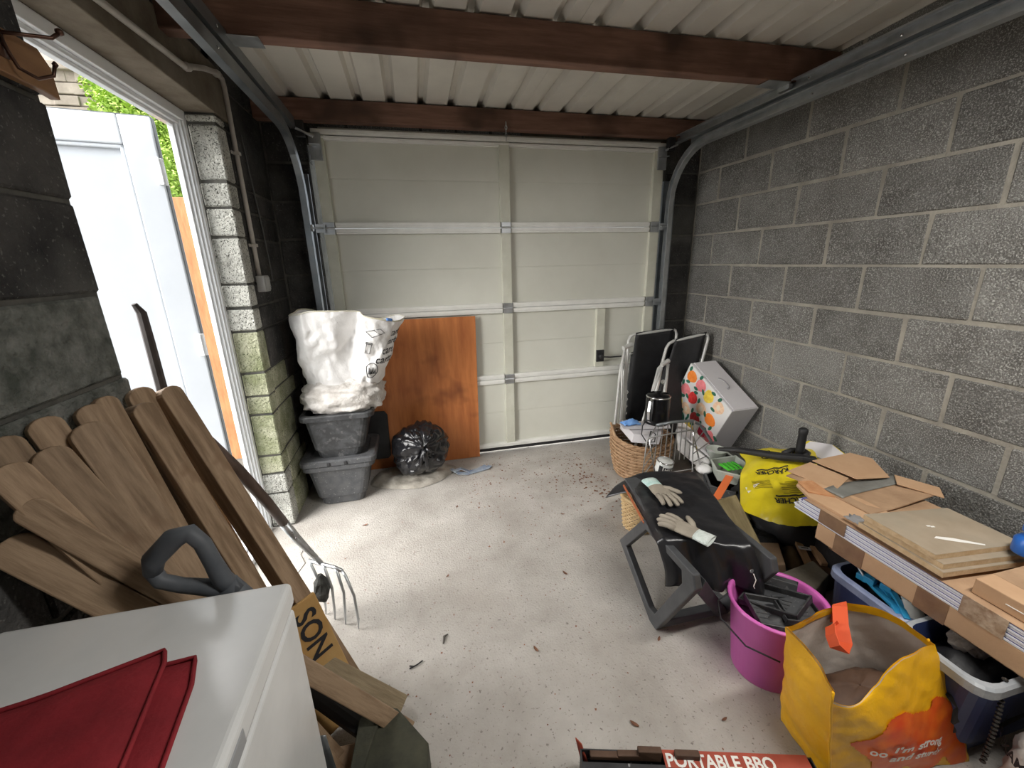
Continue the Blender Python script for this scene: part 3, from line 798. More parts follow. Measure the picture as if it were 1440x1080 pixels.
# garden fork
gf = thing('garden_fork', 'garden fork with a brown wooden handle and four grey tines on the floor', 'fork', (-.42, 1.57, 0))
hand = [(-.735, 1.46, .945), (-.715, 1.475, .930), (-.690, 1.50, .865), (-.650, 1.545, .73), (-.610, 1.60, .56)]
hp = [PX for PX in hand]
MB().tube([(-.760, 1.505, .968), (-.722, 1.513, .930), (-.665, 1.55, .790), (-.615, 1.60, .62), (-.585, 1.65, .475)], .0205, 12, scales=[.75, 1, 1, .95, .9]).build('handle', dark_wood, gf, smooth=True)
MB().tube([(-.590, 1.642, .498), (-.560, 1.665, .40), (-.520, 1.685, .30), (-.485, 1.675, .25)], .017, 12, scales=[1.1, 1.0, .75, .55]).build('socket', galv, gf, smooth=True)
for r_ in ((-.577, .452), (-.566, .424)):
    MB().lathe([(.004, 0), (.003, .003)], (r_[0] + .012, 1.638, r_[1]), 8, axis=(.5, -1, .2)).build('rivet', chrome, gf)
cr_ = [(-.545, 1.700, .262), (-.485, 1.672, .252), (-.430, 1.640, .250), (-.395, 1.615, .245)]
MB().tube(cr_, .008, 8).build('crossbar', galv, gf, smooth=True)
tips = [(-.50, 1.655, .0), (-.455, 1.612, .0), (-.405, 1.572, .0), (-.348, 1.535, .0)]
for (ax, ay, az), (tx, ty, tz) in zip(cr_, tips):
    mx, my = (ax + tx) / 2, (ay + ty) / 2
    MB().tube([(ax, ay, az), (ax + .014, ay - .02, az - .01), (mx + .020, my - .012, .15), (tx + .004, ty, .05), (tx, ty, tz + .003)], .0062, 8, scales=[1, 1.05, 1, .85, .4]).build('tine', galv, gf, smooth=True)
cl = MB().lathe([(.006, -.075), (.022, -.055), (.034, -.01), (.026, .035), (.010, .065)], (-.492, 1.63, .165), 12).noise(.014, 28)
tag(cl.build('soil_clod', mat('dark_soil', (.02, .02, .018), (.06, .06, .055), .95, scale=30, bump=.5), smooth=False), 'dark clod of soil and leaf stuck on the left tine of the fork', 'clod')

# ------------------------------------------------------------------ recycling boxes
def tub(name, label, base, rim, z0, z1, m, lip=.022, group=None, loc=None, slots=False):
    """tapered open box; base and rim as (x0,x1,y0,y1)"""
    g = thing(name, label, 'box', ((base[0] + base[1]) / 2, (base[2] + base[3]) / 2, z0), group)
    def ring(r, z, cr=.05, n=5):
        x0, x1, y0, y1 = r; pts = []
        for cx_, cy_, a0 in ((x1 - cr, y1 - cr, 0), (x0 + cr, y1 - cr, 90), (x0 + cr, y0 + cr, 180), (x1 - cr, y0 + cr, 270)):
            for i in range(n):
                a = math.radians(a0 + 90 * i / (n - 1))
                pts.append((cx_ + cr * math.cos(a), cy_ + cr * math.sin(a), z))
        return pts
    def lerp(t, d=0):
        return [base[i] + (rim[i] - base[i]) * t + (d if i % 2 else -d) for i in range(4)]
    def loft(rings):
        b = MB(); k = len(rings[0])
        b.add([p for r in rings for p in r], [(j * k + i, j * k + (i + 1) % k, (j + 1) * k + (i + 1) % k, (j + 1) * k + i) for j in range(len(rings) - 1) for i in range(k)])
        return b
    zs = lambda t: z0 + (z1 - z0) * t
    b = loft([ring(lerp(0, -.01), z0), ring(lerp(0), z0 + .006), ring(lerp(.20), zs(.20)), ring(lerp(.21, .008), zs(.21)), ring(lerp(.9, .004), zs(.9)), ring(lerp(1), z1),
              ring(lerp(1, -.006), z1), ring(lerp(.9, -.004), zs(.88)), ring(lerp(.03, -.008), z0 + .01)])
    k = 20; b.add(ring(lerp(0, -.012), z0 + .011), [tuple(range(k))])
    b.add(ring(lerp(0, -.01), z0), [tuple(range(k))])
    b.build('body', m, g, smooth=False)
    q = loft([ring(lerp(1, .0), z1 - .030), ring(lerp(1, lip), z1 - .032), ring(lerp(1, lip), z1 - .006), ring(lerp(1, lip - .006), z1), ring(lerp(1, -.006), z1 + .001)])
    q.build('rim', m, g, smooth=False)
    if slots:
        for sx in (.42, .60):
            xx = rim[0] + (rim[1] - rim[0]) * sx
            MB().box(xx - .008, xx + .010, rim[2] - lip - .004, rim[2] - lip + .004, z1 - .030, z1 - .006).build('lid_clip', rubber, g, bevel=.002)
    return g, ring
t1, ring_ = tub('recycling_box', 'dark grey plastic recycling box at the bottom of the stack by the garage door', (-.690, -.425, 2.60, 2.86), (-.745, -.355, 2.575, 2.93), .0, .295, tub_clean)
ldp = thing('box_lid', 'grey lid with clips between the two stacked recycling boxes', 'lid', (-.55, 2.75, .296))
b = MB()
ls = lambda d, z: ring_((-.775 + d, -.318 - d, 2.545 + d, 2.945 - d), z, .045)
R_ = [ls(.012, .297), ls(0, .299), ls(0, .326), ls(.012, .334), ls(.05, .336), ls(.06, .326), ls(.10, .325)]
b.add([p for r in R_ for p in r], [(j * 20 + i, j * 20 + (i + 1) % 20, (j + 1) * 20 + (i + 1) % 20, (j + 1) * 20 + i) for j in range(len(R_) - 1) for i in range(20)])
b.add(ls(.10, .325), [tuple(range(20))]); b.add(ls(.012, .297), [tuple(range(20))])
b.build('lid', tub_clean, ldp)
for xx in (-.60, -.50):
    MB().box(xx - .009, xx + .009, 2.538, 2.550, .300, .322).build('clip', rubber, ldp, bevel=.002)
t2, _ = tub('recycling_box', 'black plastic recycling box with white scuffs, on the grey lid', (-.665, -.405, 2.60, 2.86), (-.715, -.325, 2.575, 2.93), .326, .625, tub_m)
lb = thing('box_lid', 'black lid standing upright behind the stacked boxes', 'lid', (-.33, 2.98, .1))
lp = [( -.47, 2.985, .10), (-.28, 2.985, .10), (-.262, 2.985, .12), (-.255, 2.99, .44), (-.275, 2.992, .47), (-.47, 2.992, .48)]
MB().prism(lp, (0, .018, 0)).build('lid', rubber, lb, bevel=.004)

# sacks on the boxes
def blob(name, label, cat, c, r, m, amp, sc, nseg=40, nring=26, flat=.0, seed=0, build=True, group=None, sq=2.0):
    g = thing(name, label, cat, (c[0], c[1], c[2] - r[2]), group)
    b = MB()
    def fn(u, v):
        a = 2 * math.pi * u; p = math.pi * (v - .5) * .998
        x, y, z = math.cos(p) * math.cos(a), math.cos(p) * math.sin(a), math.sin(p)
        e = 2 / sq
        f = lambda t: math.copysign(abs(t) ** e, t)
        d = V((f(x), f(y), f(z)))
        n_ = noise.noise_vector(V((x, y, z)) * sc + V((seed, seed, seed)))
        k = 1 + amp * n_.x + amp * .5 * noise.noise(V((x, y, z)) * sc * 2.7 + V((seed, 0, 0)))
        z_ = d.z * r[2] * k
        if z_ < -r[2] * (1 - flat): z_ = -r[2] * (1 - flat)
        return (c[0] + d.x * r[0] * k, c[1] + d.y * r[1] * k, c[2] + z_)
    b.grid(fn, nseg, nring, wrap=True)
    if build:
        b.build('body', m, g, smooth=True)
    return g, b
sk1, _ = blob('crumpled_sack', 'crumpled dirty white woven sack bulging out of the upper recycling box', 'sack', (-.480, 2.745, .705), (.245, .19, .112), sack_dirty, .13, 4.2, 56, 34, seed=3, sq=2.7)
# standing open sack: profile rings
def ring_sack(u, v):
    a = 2 * math.pi * u
    cx_ = -.455 + .060 * v ** 1.5; cy_ = 2.74 - .02 * v
    wx_ = .205 + .110 * v ** .6; wy = .105 + .045 * v
    f = lambda t, e=.75: math.copysign(abs(t) ** e, t)
    x = cx_ + wx_ * f(math.cos(a)); y = cy_ + wy * f(math.sin(a), .8)
    top = 1.205 + .04 * math.cos(a * 1 + 2.7) - .05 * math.exp(-((u - .80) / .05) ** 2) * 0 + .022 * math.sin(3 * a + .5)
    z = .775 + (top - .775) * v
    # deep fold between the two lobes on the front
    k = math.exp(-((u - .765) / .020) ** 2) * (.35 + .65 * v)
    y += .10 * k
    x += (.5 - abs(u - .785) * 9) * 0
    if u > .765: y += -.03 * math.exp(-((u - .86) / .06) ** 2) * v
    nn = noise.noise_vector(V((x * 9, y * 9, z * 7)))
    n2 = noise.noise_vector(V((x * 24, y * 24, z * 20)))
    rg_ = abs(noise.noise(V((x * 7 + 3, y * 7, z * 6 + z * x * 9)))); y += .035 * max(0, .22 - rg_) * (1 if math.sin(a) < 0 else -1) * -1
    return V((x + nn.x * .024 + n2.x * .010, y + nn.y * .035 + n2.y * .014, z + nn.z * .010))
sk2 = thing('woven_sack', 'tall open white woven sack with recycling words, standing on the crumpled sack', 'sack', (-.45, 2.74, .775))
MB().grid(ring_sack, 130, 60, wrap=True).build('sack_body', sack_m, sk2, smooth=True, thick=.002)
bt_ = MB(); bt_.add([ring_sack(i / 40, .02) for i in range(40)], [tuple(range(40))]); bt_.build('sack_base', sack_m, sk2)
hm = MB().tube([ring_sack(i / 84, 1.0) for i in range(84)], .0045, 6, closed=True); hm.build('hem', mat('hem_tape', (.50, .47, .33), (.66, .64, .58), .7, scale=6), sk2, smooth=True)
def sack_front(a, b):     # a metres right of the fold, b metres above the base
    u = .785 + a / .95; v = b / .42
    p = ring_sack(u, v); e = .004
    q = (ring_sack(u + .01, v) - ring_sack(u - .01, v)).cross(ring_sack(u, v + .02) - ring_sack(u, v - .02)).normalized()
    return p + q * e
for tx, sz, a, b_ in (('cardb', .062, .108, .325), ('cardb', .054, .106, .275), ('carto', .074, .090, .210), ('carto', .074, .070, .150)):
    text_mb(tx, sz, lambda x, y: sack_front(a + x * .62, b_ + y), bold=.0006).build('lettering', ink, sk2)
def outline(pts, r=.0022, closed=True):
    return MB().tube([sack_front(*p) for p in pts], r, 5, closed=closed)
outline([(.018, .335), (.040, .355), (.058, .335), (.034, .308)]).tube([sack_front(*p) for p in ((.040, .355), (.056, .365), (.070, .345), (.058, .335))], .0018, 5).build('box_symbol', ink, sk2)
outline([(.014, .270), (.014, .262), (.036, .262), (.036, .270)]).tube([sack_front(*p) for p in ((.017, .262), (.016, .205), (.034, .205), (.034, .262))], .0018, 5).build('bottle_symbol', ink, sk2)
outline([(.060 + .034 * math.cos(a), .105 + .045 * math.sin(a)) for a in [i * math.pi / 9 for i in range(18)]]).build('ring_symbol', ink, sk2)
for i in range(4):
    outline([(.040 + i * .011, .085), (.044 + i * .011, .120 - .008 * (i % 2)), (.049 + i * .011, .085)], .0028).build('ring_symbol', ink, sk2)
MB().grid(lambda u, v: ring_sack(.86 + u * .03, 1.0 - v * .0) + V((.0, .012 - .03 * v, .014 * math.sin(v * math.pi))), 5, 6).build('blue_loop', mat('blue_webbing', (.12, .28, .68), rough=.6), sk2, smooth=True, thick=.002)

# stained plywood leaning on the garage door
pb = MB().obox((-.49, 3.020, .004), (.905, 0, 0), (0, .015, .0), (-.015 + .03, .010, 1.118))
pbo = pb.build('plywood_board', ply_m, bevel=.001)
tag(pbo, 'orange-brown stained plywood board leaning upright against the cream garage door', 'board')

# black bin bag on a flattened sack
fs_ = thing('flattened_sack', 'flat grey-white sack on the floor under the black bin bag, with blue straps', 'sack', (-.05, 2.82, 0))
per = [(-.405, 2.80), (-.35, 2.735), (-.24, 2.685), (-.08, 2.650), (.06, 2.70), (.16, 2.80), (.21, 2.90), (.10, 2.97), (-.2, 2.99), (-.36, 2.95)]
def pl(i):
    i %= len(per); return V((per[i][0], per[i][1], 0))
def flat_fn(u, v):
    t = u * len(per); i = int(t) % len(per); f = t - int(t)
    p0, p1, p2, p3 = pl(i - 1), pl(i), pl(i + 1), pl(i + 2)
    p = .5 * ((2 * p1) + (-p0 + p2) * f + (2 * p0 - 5 * p1 + 4 * p2 - p3) * f * f + (-p0 + 3 * p1 - 3 * p2 + p3) * f ** 3)
    c_ = V((-.09, 2.83, 0)); x = c_ + (p - c_) * (v if v < .9 else .9 + (v - .9))
    h = .035 * (1 - v ** 8) * (1 + .5 * noise.noise(V((x.x * 16, x.y * 16, 3))))
    return V((x.x, x.y, .004 + h))
MB().grid(flat_fn, 60, 14, wrap=True).build('sack_body', sack_floor, fs_, smooth=True)
for off, pts in ((0, [(.18, 2.80, .02), (.24, 2.80, .035), (.30, 2.775, .012), (.36, 2.80, .010), (.43, 2.835, .014)]), (1, [(.17, 2.84, .02), (.22, 2.77, .015), (.28, 2.755, .010), (.36, 2.78, .008), (.44, 2.80, .012), (.46, 2.83, .012)])):
    MB().sweep(pts, [(-.016, -.002), (.016, -.002), (.016, .002), (-.016, .002)]).build('strap', mat('blue_grey_strap', (.16, .22, .32), (.38, .42, .46), .6, scale=14), fs_)
bb = thing('bin_bag', 'full black polythene bin bag tied at the front, against the plywood board', 'rubbish bag', (-.035, 2.83, .03))
def bag_fn(u, v):
    a = 2 * math.pi * u; p = math.pi * (v - .5) * .995
    r = math.cos(p) ** .8 if math.cos(p) > 0 else 0
    knot = V((.02, -.13, .30))      # pleats gather here
    x, y, z = r * math.cos(a) * .205, r * math.sin(a) * .18, math.sin(p)
    z = .205 + z * (.205 if z > 0 else .175)
    P_ = V((x, y, z))
    d = (P_ - knot); dd = d.length
    ang = math.atan2(d.z, d.x)
    pleat = abs(math.sin(ang * 6.5 + 2.5 * noise.noise(V((ang * 2, dd * 6, 0))))) * .024 * min(1, dd * 9) * max(0, 1 - dd * 2.6)
    nrm = V((x / .195 ** 2, y / .165 ** 2, (z - .2) / .2 ** 2)).normalized()
    n1 = noise.noise(P_ * 8) * .022 + noise.noise(P_ * 22) * .006 - .030 * max(0, .20 - abs(noise.noise(P_ * 11 + V((5, 2, 1))))) / .20 * .38
    P_ = P_ + nrm * (n1 - pleat)
    return V((-.035, 2.80, .015)) + V((P_.x, P_.y, max(0.0, P_.z)))
MB().grid(bag_fn, 150, 90, wrap=True).build('body', bin_bag, bb, smooth=True)
kt = MB()
for i, (dx, dz, w_) in enumerate(((-.03, -.14, .016), (.012, -.16, .014), (.0, -.10, .02), (.045, -.03, .012), (-.02, .03, .014))):
    p0 = V((-.015, 2.632, .315))
    kt.tube([p0, p0 + V((dx * .5, -.022, dz * .35)), p0 + V((dx, -.016 - .004 * i, dz * .75)), p0 + V((dx * 1.1, -.006, dz))], w_, 7, scales=[.6, 1, .9, .3])
kt.noise(.006, 30).build('tied_neck', bin_bag, bb, smooth=True)

# ================================================================== RIGHT SIDE OBJECTS
# folding garden chairs leaning in the far corner
def garden_chair(label, TL, TR, BL, BR, arm, arm2):
    TL, TR, BL, BR = V(TL), V(TR), V(BL), V(BR)
    g = thing('garden_chair', label, 'chair', tuple((BL + BR) / 2), 'folded garden chairs in the far right corner')
    up = (TL - BL).normalized(); rt = (TR - TL).normalized(); nn = rt.cross(up).normalized()
    if nn.y > 0: nn = -nn
    r = .045
    tl = [BL, BL + (TL - BL) * .5, TL - up * r, TL - up * r * .3 + rt * r * .3, TL + rt * r, TL + rt * r * 2]
    MB().tube(tl + [TR - rt * r * 2, TR - rt * r, TR - up * r * .3 - rt * r * .3, TR - up * r, BR + (TR - BR) * .5, BR], .0115, 10).build('back_frame', chair_tube, g, smooth=True)
    a, b_, c_, d_ = BL + up * .10 + rt * .012, BR + up * .10 - rt * .012, TR - rt * .035 + up * .014, TL + rt * .055 + up * .014
    def fab(u, v):
        lo = a + (b_ - a) * u; hi = d_ + (c_ - d_) * u
        return lo + (hi - lo) * v - nn * (.010 * math.sin(math.pi * u)) + nn * .012 * (1 if v > .97 else 0.4)
    MB().grid(fab, 10, 16).build('fabric_back', black_fab, g, smooth=True, thick=.004)
    # second folded panel (seat) lying against the back
    o2 = nn * -.04 - up * .16
    MB().tube([BL + nn * -.04, TL + o2 - up * r, TL + o2 + rt * r, TR + o2 - rt * r, TR + o2 - up * r, BR + nn * -.04], .0105, 8).build('seat_frame', chair_tube, g, smooth=True)
    def fab2(u, v):
        lo = a + nn * -.04 + (b_ - a) * u; hi = d_ + (c_ - d_) * u + o2
        return lo + (hi - lo) * v
    MB().grid(fab2, 6, 10).build('fabric_seat', black_fab, g, smooth=True, thick=.004)
    # elastic lacing between frame and fabric
    lc = MB(); n_l = 13; ps = []
    for i in range(n_l):
        t = .14 + .42 * i / n_l
        p = BL + (TL - BL) * t
        ps.append(p + (rt * .022 if i % 2 else rt * .0))
    lc.tube([p + nn * .014 for p in ps], .0022, 5).build('elastic_lacing', white_ink, g)
    # folded arms and legs beside the left tube
    for k, pa in enumerate(arm):
        m_ = chair_tube
        MB().tube(pa, .0105 if k else .014, 8).build('leg' if k else 'armrest', m_, g, smooth=True)
    for p, q in arm2:
        MB().tube([p, q], .0165, 12).lathe([(.0055, 0), (.0055, .002)], p, 8, axis=tuple(V(p) - V(q))).build('pivot', chair_tube, g, smooth=False)
    return g
garden_chair('black folded garden chair with grey tubes, further left, against the garage door', (1.615, 2.93, .925), (2.035, 2.93, .955), (1.565, 2.86, .03), (1.985, 2.86, .03),
    [[(1.535, 2.84, .84), (1.555, 2.84, .70), (1.565, 2.84, .45), (1.555, 2.83, .10)], [(1.525, 2.82, .82), (1.50, 2.82, .68), (1.475, 2.80, .40), (1.440, 2.78, .02)], [(1.505, 2.81, .74), (1.52, 2.81, .40), (1.50, 2.80, .02)],
     [(1.53, 2.83, .72), (1.50, 2.83, .60), (1.485, 2.82, .35), (1.47, 2.82, .02)]],
    [((1.515, 2.82, .850), (1.60, 2.84, .872))])
garden_chair('black folded garden chair with grey tubes, nearer, right behind the fruit-pattern box', (1.850, 2.76, .885), (2.175, 2.72, .945), (1.600, 2.66, .03), (1.925, 2.62, .05),
    [[(1.745, 2.66, .735), (1.70, 2.62, .60), (1.63, 2.58, .40), (1.585, 2.56, .10)], [(1.80, 2.66, .745), (1.77, 2.62, .58), (1.735, 2.58, .40), (1.70, 2.54, .05)], [(1.735, 2.64, .72), (1.62, 2.60, .45), (1.53, 2.56, .22), (1.48, 2.55, .02)],
     [(1.785, 2.64, .66), (1.745, 2.60, .52), (1.69, 2.57, .36), (1.66, 2.55, .02)]],
    [((1.735, 2.64, .745), (1.80, 2.655, .770)), ((1.75, 2.635, .62), (1.78, 2.64, .60))])
tag(MB().tube([(1.665, 2.585, .545), (1.60, 2.55, .36), (1.555, 2.53, .22)], .010, 8).build('bamboo_rod', mat('bamboo', (.42, .24, .10), (.52, .32, .15), .5, scale=20), smooth=True),
    'orange-brown bamboo rod standing between the folded chair tubes', 'rod')
wk = thing('walking_frame_part', 'grey plastic tube end behind the folded chairs in the corner', 'tube', (2.15, 2.80, .80))
MB().tube([(2.08, 2.86, .80), (2.195, 2.84, .80)], .016, 10).tube([(2.185, 2.84, .80), (2.175, 2.82, .45)], .013, 8).build('tube', galv_dark, wk, smooth=True)

# fruit patterned box leaning on the wall
T_ = V((1.955, 2.609, .75)); bx_a = V((.013, -.442, -.226)); bx_b = V((.002, .209, -.408)); bx_c = V((.214, .004, .003))
pbx = thing('patterned_box', 'white cardboard box with a fruit pattern and hand hole, tilted against the wall', 'box', tuple(T_ + bx_b + bx_a * .5))
MB().obox(T_ + bx_c * .03, bx_a, bx_b, bx_c * .97).build('carton', box_white, pbx, bevel=.004)
pn = MB().obox(T_, bx_a, bx_b, bx_c * .03); pn.build('front_panel', mat('white_print_board', (.80, .79, .78), rough=.35), pbx, bevel=.002)
MB().obox(T_ + bx_c * .10 - bx_b * .012 + bx_a * .01, bx_a * .98, bx_b * .012, bx_c * .86).build('lid_flap', box_white, pbx, bevel=.002)
MB().obox(T_ + bx_a * .985 + bx_c * .031 - bx_b * .0, bx_a * .006, bx_b, bx_c * .03).build('blue_edge', mat('blue_edge', (.18, .24, .50), rough=.5), pbx)
# hand hole on the upper face
hh_ = MB(); c0 = T_ + bx_a * .50 + bx_c * .52 - bx_b * .014
arc = [c0 + bx_a * (.11 * math.cos(t)) + bx_c * (.14 * math.sin(t) - .05) for t in [math.pi * i / 8 for i in range(9)]]
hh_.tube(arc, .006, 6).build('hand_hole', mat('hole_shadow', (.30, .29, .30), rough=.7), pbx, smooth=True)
def face(s_, t_, e=.0015):
    n_ = bx_a.cross(bx_b).normalized()
    if n_.x > 0: n_ = -n_
    return T_ + bx_a * s_ + bx_b * t_ + n_ * e
LA, LB = bx_a.length, bx_b.length
cols = {'orange': (.90, .22, .02), 'pink': (.86, .22, .24), 'red': (.78, .03, .03), 'yellow': (.86, .58, .06), 'crimson': (.50, .01, .05), 'peach': (.84, .55, .36), 'dark': (.42, .015, .02), 'green': (.42, .58, .36)}
fr_ = [('orange', .14, .16), ('pink', .14, .44), ('pink', .36, .14), ('red', .33, .44), ('yellow', .10, .73), ('yellow', .57, .16), ('crimson', .09, .93), ('peach', .31, .71), ('peach', .56, .44),
       ('peach', .80, .15), ('dark', .54, .68), ('orange', .78, .44), ('green', .28, .93), ('crimson', .77, .72), ('yellow', .52, .92), ('pink', .92, .68)]
leafc = mat('print_green', (.03, .16, .10), rough=.5)
for i, (c_, s0, t0) in enumerate(fr_):
    m_ = mat('print_' + c_, cols[c_], tuple(min(1, q * 1.25 + .04) for q in cols[c_]), .45, scale=40)
    rot = rnd.uniform(0, 3)
    def fp_(x, y, e=.0015): return face(s0 + x / LA, t0 + y / LB, e)
    k = 14; pts = []
    for j in range(k):
        a = 2 * math.pi * j / k; rr = .050 * (1 + .10 * math.cos(2 * a + rot) + .05 * math.cos(3 * a))
        pts.append(fp_(rr * math.cos(a), rr * math.sin(a)))
    MB().add(pts, [tuple(range(k))]).build('fruit_print', m_, pbx)
    for q in (0, 1):
        a = rot + q * 2.2 + .5
        cxx, cyy = .060 * math.cos(a), .060 * math.sin(a)
        pts = []
        for j in range(8):
            b_ = 2 * math.pi * j / 8
            u_, v_ = .024 * math.cos(b_), .013 * math.sin(b_)
            pts.append(fp_(cxx + u_ * math.cos(a + .9) - v_ * math.sin(a + .9), cyy + u_ * math.sin(a + .9) + v_ * math.cos(a + .9), .002))
        MB().add(pts, [tuple(range(8))]).build('leaf_print', leafc, pbx)
    if c_ == 'peach':
        pts = [fp_(.018 * math.cos(2 * math.pi * j / 8), .022 * math.sin(2 * math.pi * j / 8), .0022) for j in range(8)]
        MB().add(pts, [tuple(range(8))]).build('core_print', mat('print_core', (.90, .78, .62), rough=.5), pbx)

# wicker basket
wb_ = thing('wicker_basket', 'round brown wicker basket by the garage door, holding odds and ends', 'basket', (1.50, 2.46, 0))
wv = MB(); nst = 28; bc = V((1.50, 2.46, 0))
def wr_(z): return .165 + .045 * math.sin(min(1, z / .24) * math.pi / 2)
zz = .012; row = 0
while zz < .275:
    R0 = wr_(zz); pts = []
    for i in range(nst * 2):
        a = 2 * math.pi * i / (nst * 2)
        w_ = .0065 * (1 if (i // 1 + row) % 2 else -1) * (1 if i % 2 == 0 else .0)
        lift = .035 * max(0, math.cos(a - 2.7)) ** 2 * (zz / .27)
        pts.append(bc + V(((R0 + w_) * math.cos(a), (R0 + w_) * math.sin(a), zz + lift)))
    wv.tube(pts, .0062, 6, closed=True)
    zz += .0125; row += 1
wv.build('woven_side', wicker_m, wb_, smooth=True)
for i in range(nst):
    a = 2 * math.pi * i / nst
    lift = .035 * max(0, math.cos(a - 2.7)) ** 2
    MB().tube([bc + V((wr_(z) * math.cos(a), wr_(z) * math.sin(a), z + lift * z / .27)) for z in (.005, .09, .18, .285)], .004, 5).build('stake', wicker_m, wb_)
rm = MB()
for ph in (0, math.pi):
    rm.tube([bc + V(((.212 + .006 * math.cos(a * 16 + ph)) * math.cos(a), (.212 + .006 * math.cos(a * 16 + ph)) * math.sin(a), .285 + .007 * math.sin(a * 16 + ph) + .035 * max(0, math.cos(a - 2.7)) ** 2))
             for a in [2 * math.pi * i / 96 for i in range(96)]], .0065, 6, closed=True)
rm.build('plaited_rim', wicker_m, wb_, smooth=True)
MB().tube([bc + V((.215 * math.cos(a), .215 * math.sin(a), .30 + .075 * math.sin((a - 2.3) / 1.0 * math.pi))) for a in [2.3 + i / 8 for i in range(9)]], .009, 7).build('handle', wicker_m, wb_, smooth=True)
MB().lathe([(.15, .0), (.165, .01), (.185, .15)], bc, 24).build('base', mat('basket_inside', (.09, .05, .03), (.14, .08, .05), .8, scale=20), wb_)
# second smaller wicker basket hidden under the stool
w2 = thing('wicker_basket', 'small pale wicker basket showing under the black cloth of the stool', 'basket', (1.15, 1.86, 0))
b = MB(); bc2 = V((1.17, 1.88, 0))
for r_ in range(16):
    z = .01 + r_ * .0125
    b.tube([bc2 + V(((.085 + .02 * z / .2 + (.004 if (i + r_) % 2 else -.004)) * math.cos(2 * math.pi * i / 40), (.085 + .02 * z / .2 + (.004 if (i + r_) % 2 else -.004)) * math.sin(2 * math.pi * i / 40), z)) for i in range(40)], .0058, 5, closed=True)
b.build('woven_side', mat('pale_wicker', (.45, .30, .14), (.60, .44, .24), .7, scale=30), w2, smooth=True)
MB().tube([bc2 + V((.107 * math.cos(2 * math.pi * i / 24), .107 * math.sin(2 * math.pi * i / 24), .205)) for i in range(24)], .010, 6, closed=True).build('rim', mat('pale_wicker', (.45, .30, .14)), w2, smooth=True)

# things in and on the basket
wx_ = thing('white_carton', 'flat white carton lying across the wicker basket, by the black jug', 'box', (1.50, 2.38, .30))
MB().hexa([(1.335, 2.30, .325), (1.50, 2.24, .315), (1.64, 2.44, .325), (1.36, 2.52, .335), (1.345, 2.30, .385), (1.51, 2.24, .375), (1.65, 2.44, .385), (1.37, 2.52, .395)]).build('carton', box_white, wx_, bevel=.003)
MB().prism([(1.30, 2.36, .400), (1.62, 2.30, .392), (1.66, 2.38, .392), (1.32, 2.46, .402)], (0, 0, .003)).build('lid_flap', box_white, wx_, bevel=.001)
bl_ = MB().grid(lambda u, v: (1.325 + .12 * u, 2.385 + .07 * v, .412 + .03 * math.sin(u * 3.1) * math.sin(v * 3.1) + .01 * noise.noise(V((u * 5, v * 5, 0)))), 12, 10)
tag(bl_.build('blue_cloth', mat('pale_blue_film', (.10, .26, .62), (.20, .38, .72), .4, scale=30), smooth=True, thick=.003), 'small crumpled blue cloth on the white carton over the basket', 'cloth')
ke = thing('black_jug', 'glossy black metal jug with a chrome handle standing on the basket', 'jug', (1.585, 2.42, .392))
kc = V((1.585, 2.42, .392))
MB().lathe([(.078, 0), (.084, .006), (.084, .02), (.080, .19), (.074, .205), (.070, .212), (.02, .218), (.012, .232), (.0, .233)], kc, 28).build('body', gloss_black, ke, smooth=True)
MB().lathe([(.081, .194), (.0825, .196), (.0825, .199), (.078, .203)], kc, 28, close=False).build('chrome_rim', chrome, ke, smooth=True)
MB().sweep([kc + V((-.070, -.045, .195)), kc + V((-.098, -.062, .185)), kc + V((-.108, -.068, .12)), kc + V((-.104, -.065, .05)), kc + V((-.085, -.055, .035))], [(-.010, -.005), (.010, -.005), (.010, .005), (-.010, .005)]).build('handle', chrome, ke, smooth=False, bevel=.002)
cb = MB().tube([(1.47, 2.33, .455), (1.43, 2.30, .475), (1.40, 2.29, .44), (1.385, 2.27, .39), (1.41, 2.24, .34), (1.46, 2.23, .345), (1.475, 2.25, .39), (1.445, 2.26, .41), (1.425, 2.24, .37), (1.42, 2.235, .30)], .0042, 6)
tag(cb.build('power_cable', rubber, smooth=True), 'thin black cable looping in front of the white carton', 'cable')
wp = thing('white_parcel', 'long crumpled white parcel slanting behind the wire basket', 'parcel', (1.78, 2.28, .12))
MB().hexa([(1.66, 2.26, .24), (1.80, 2.10, .10), (1.95, 2.22, .08), (1.80, 2.42, .24), (1.64, 2.28, .385), (1.79, 2.10, .22), (1.95, 2.23, .22), (1.80, 2.44, .385)]).noise(.004, 9).build('parcel', sack_m, wp, bevel=.012)
MB().prism([(1.63, 2.26, .39), (1.80, 2.09, .235), (1.87, 2.16, .245), (1.72, 2.36, .405)], (.01, .008, .010)).noise(.003, 14).build('open_flap', box_white, wp, bevel=.002)
MB().box(1.795, 1.805, 2.135, 2.19, .12, .19).build('blue_mark', mat('blue_edge', (.18, .24, .50)), wp)

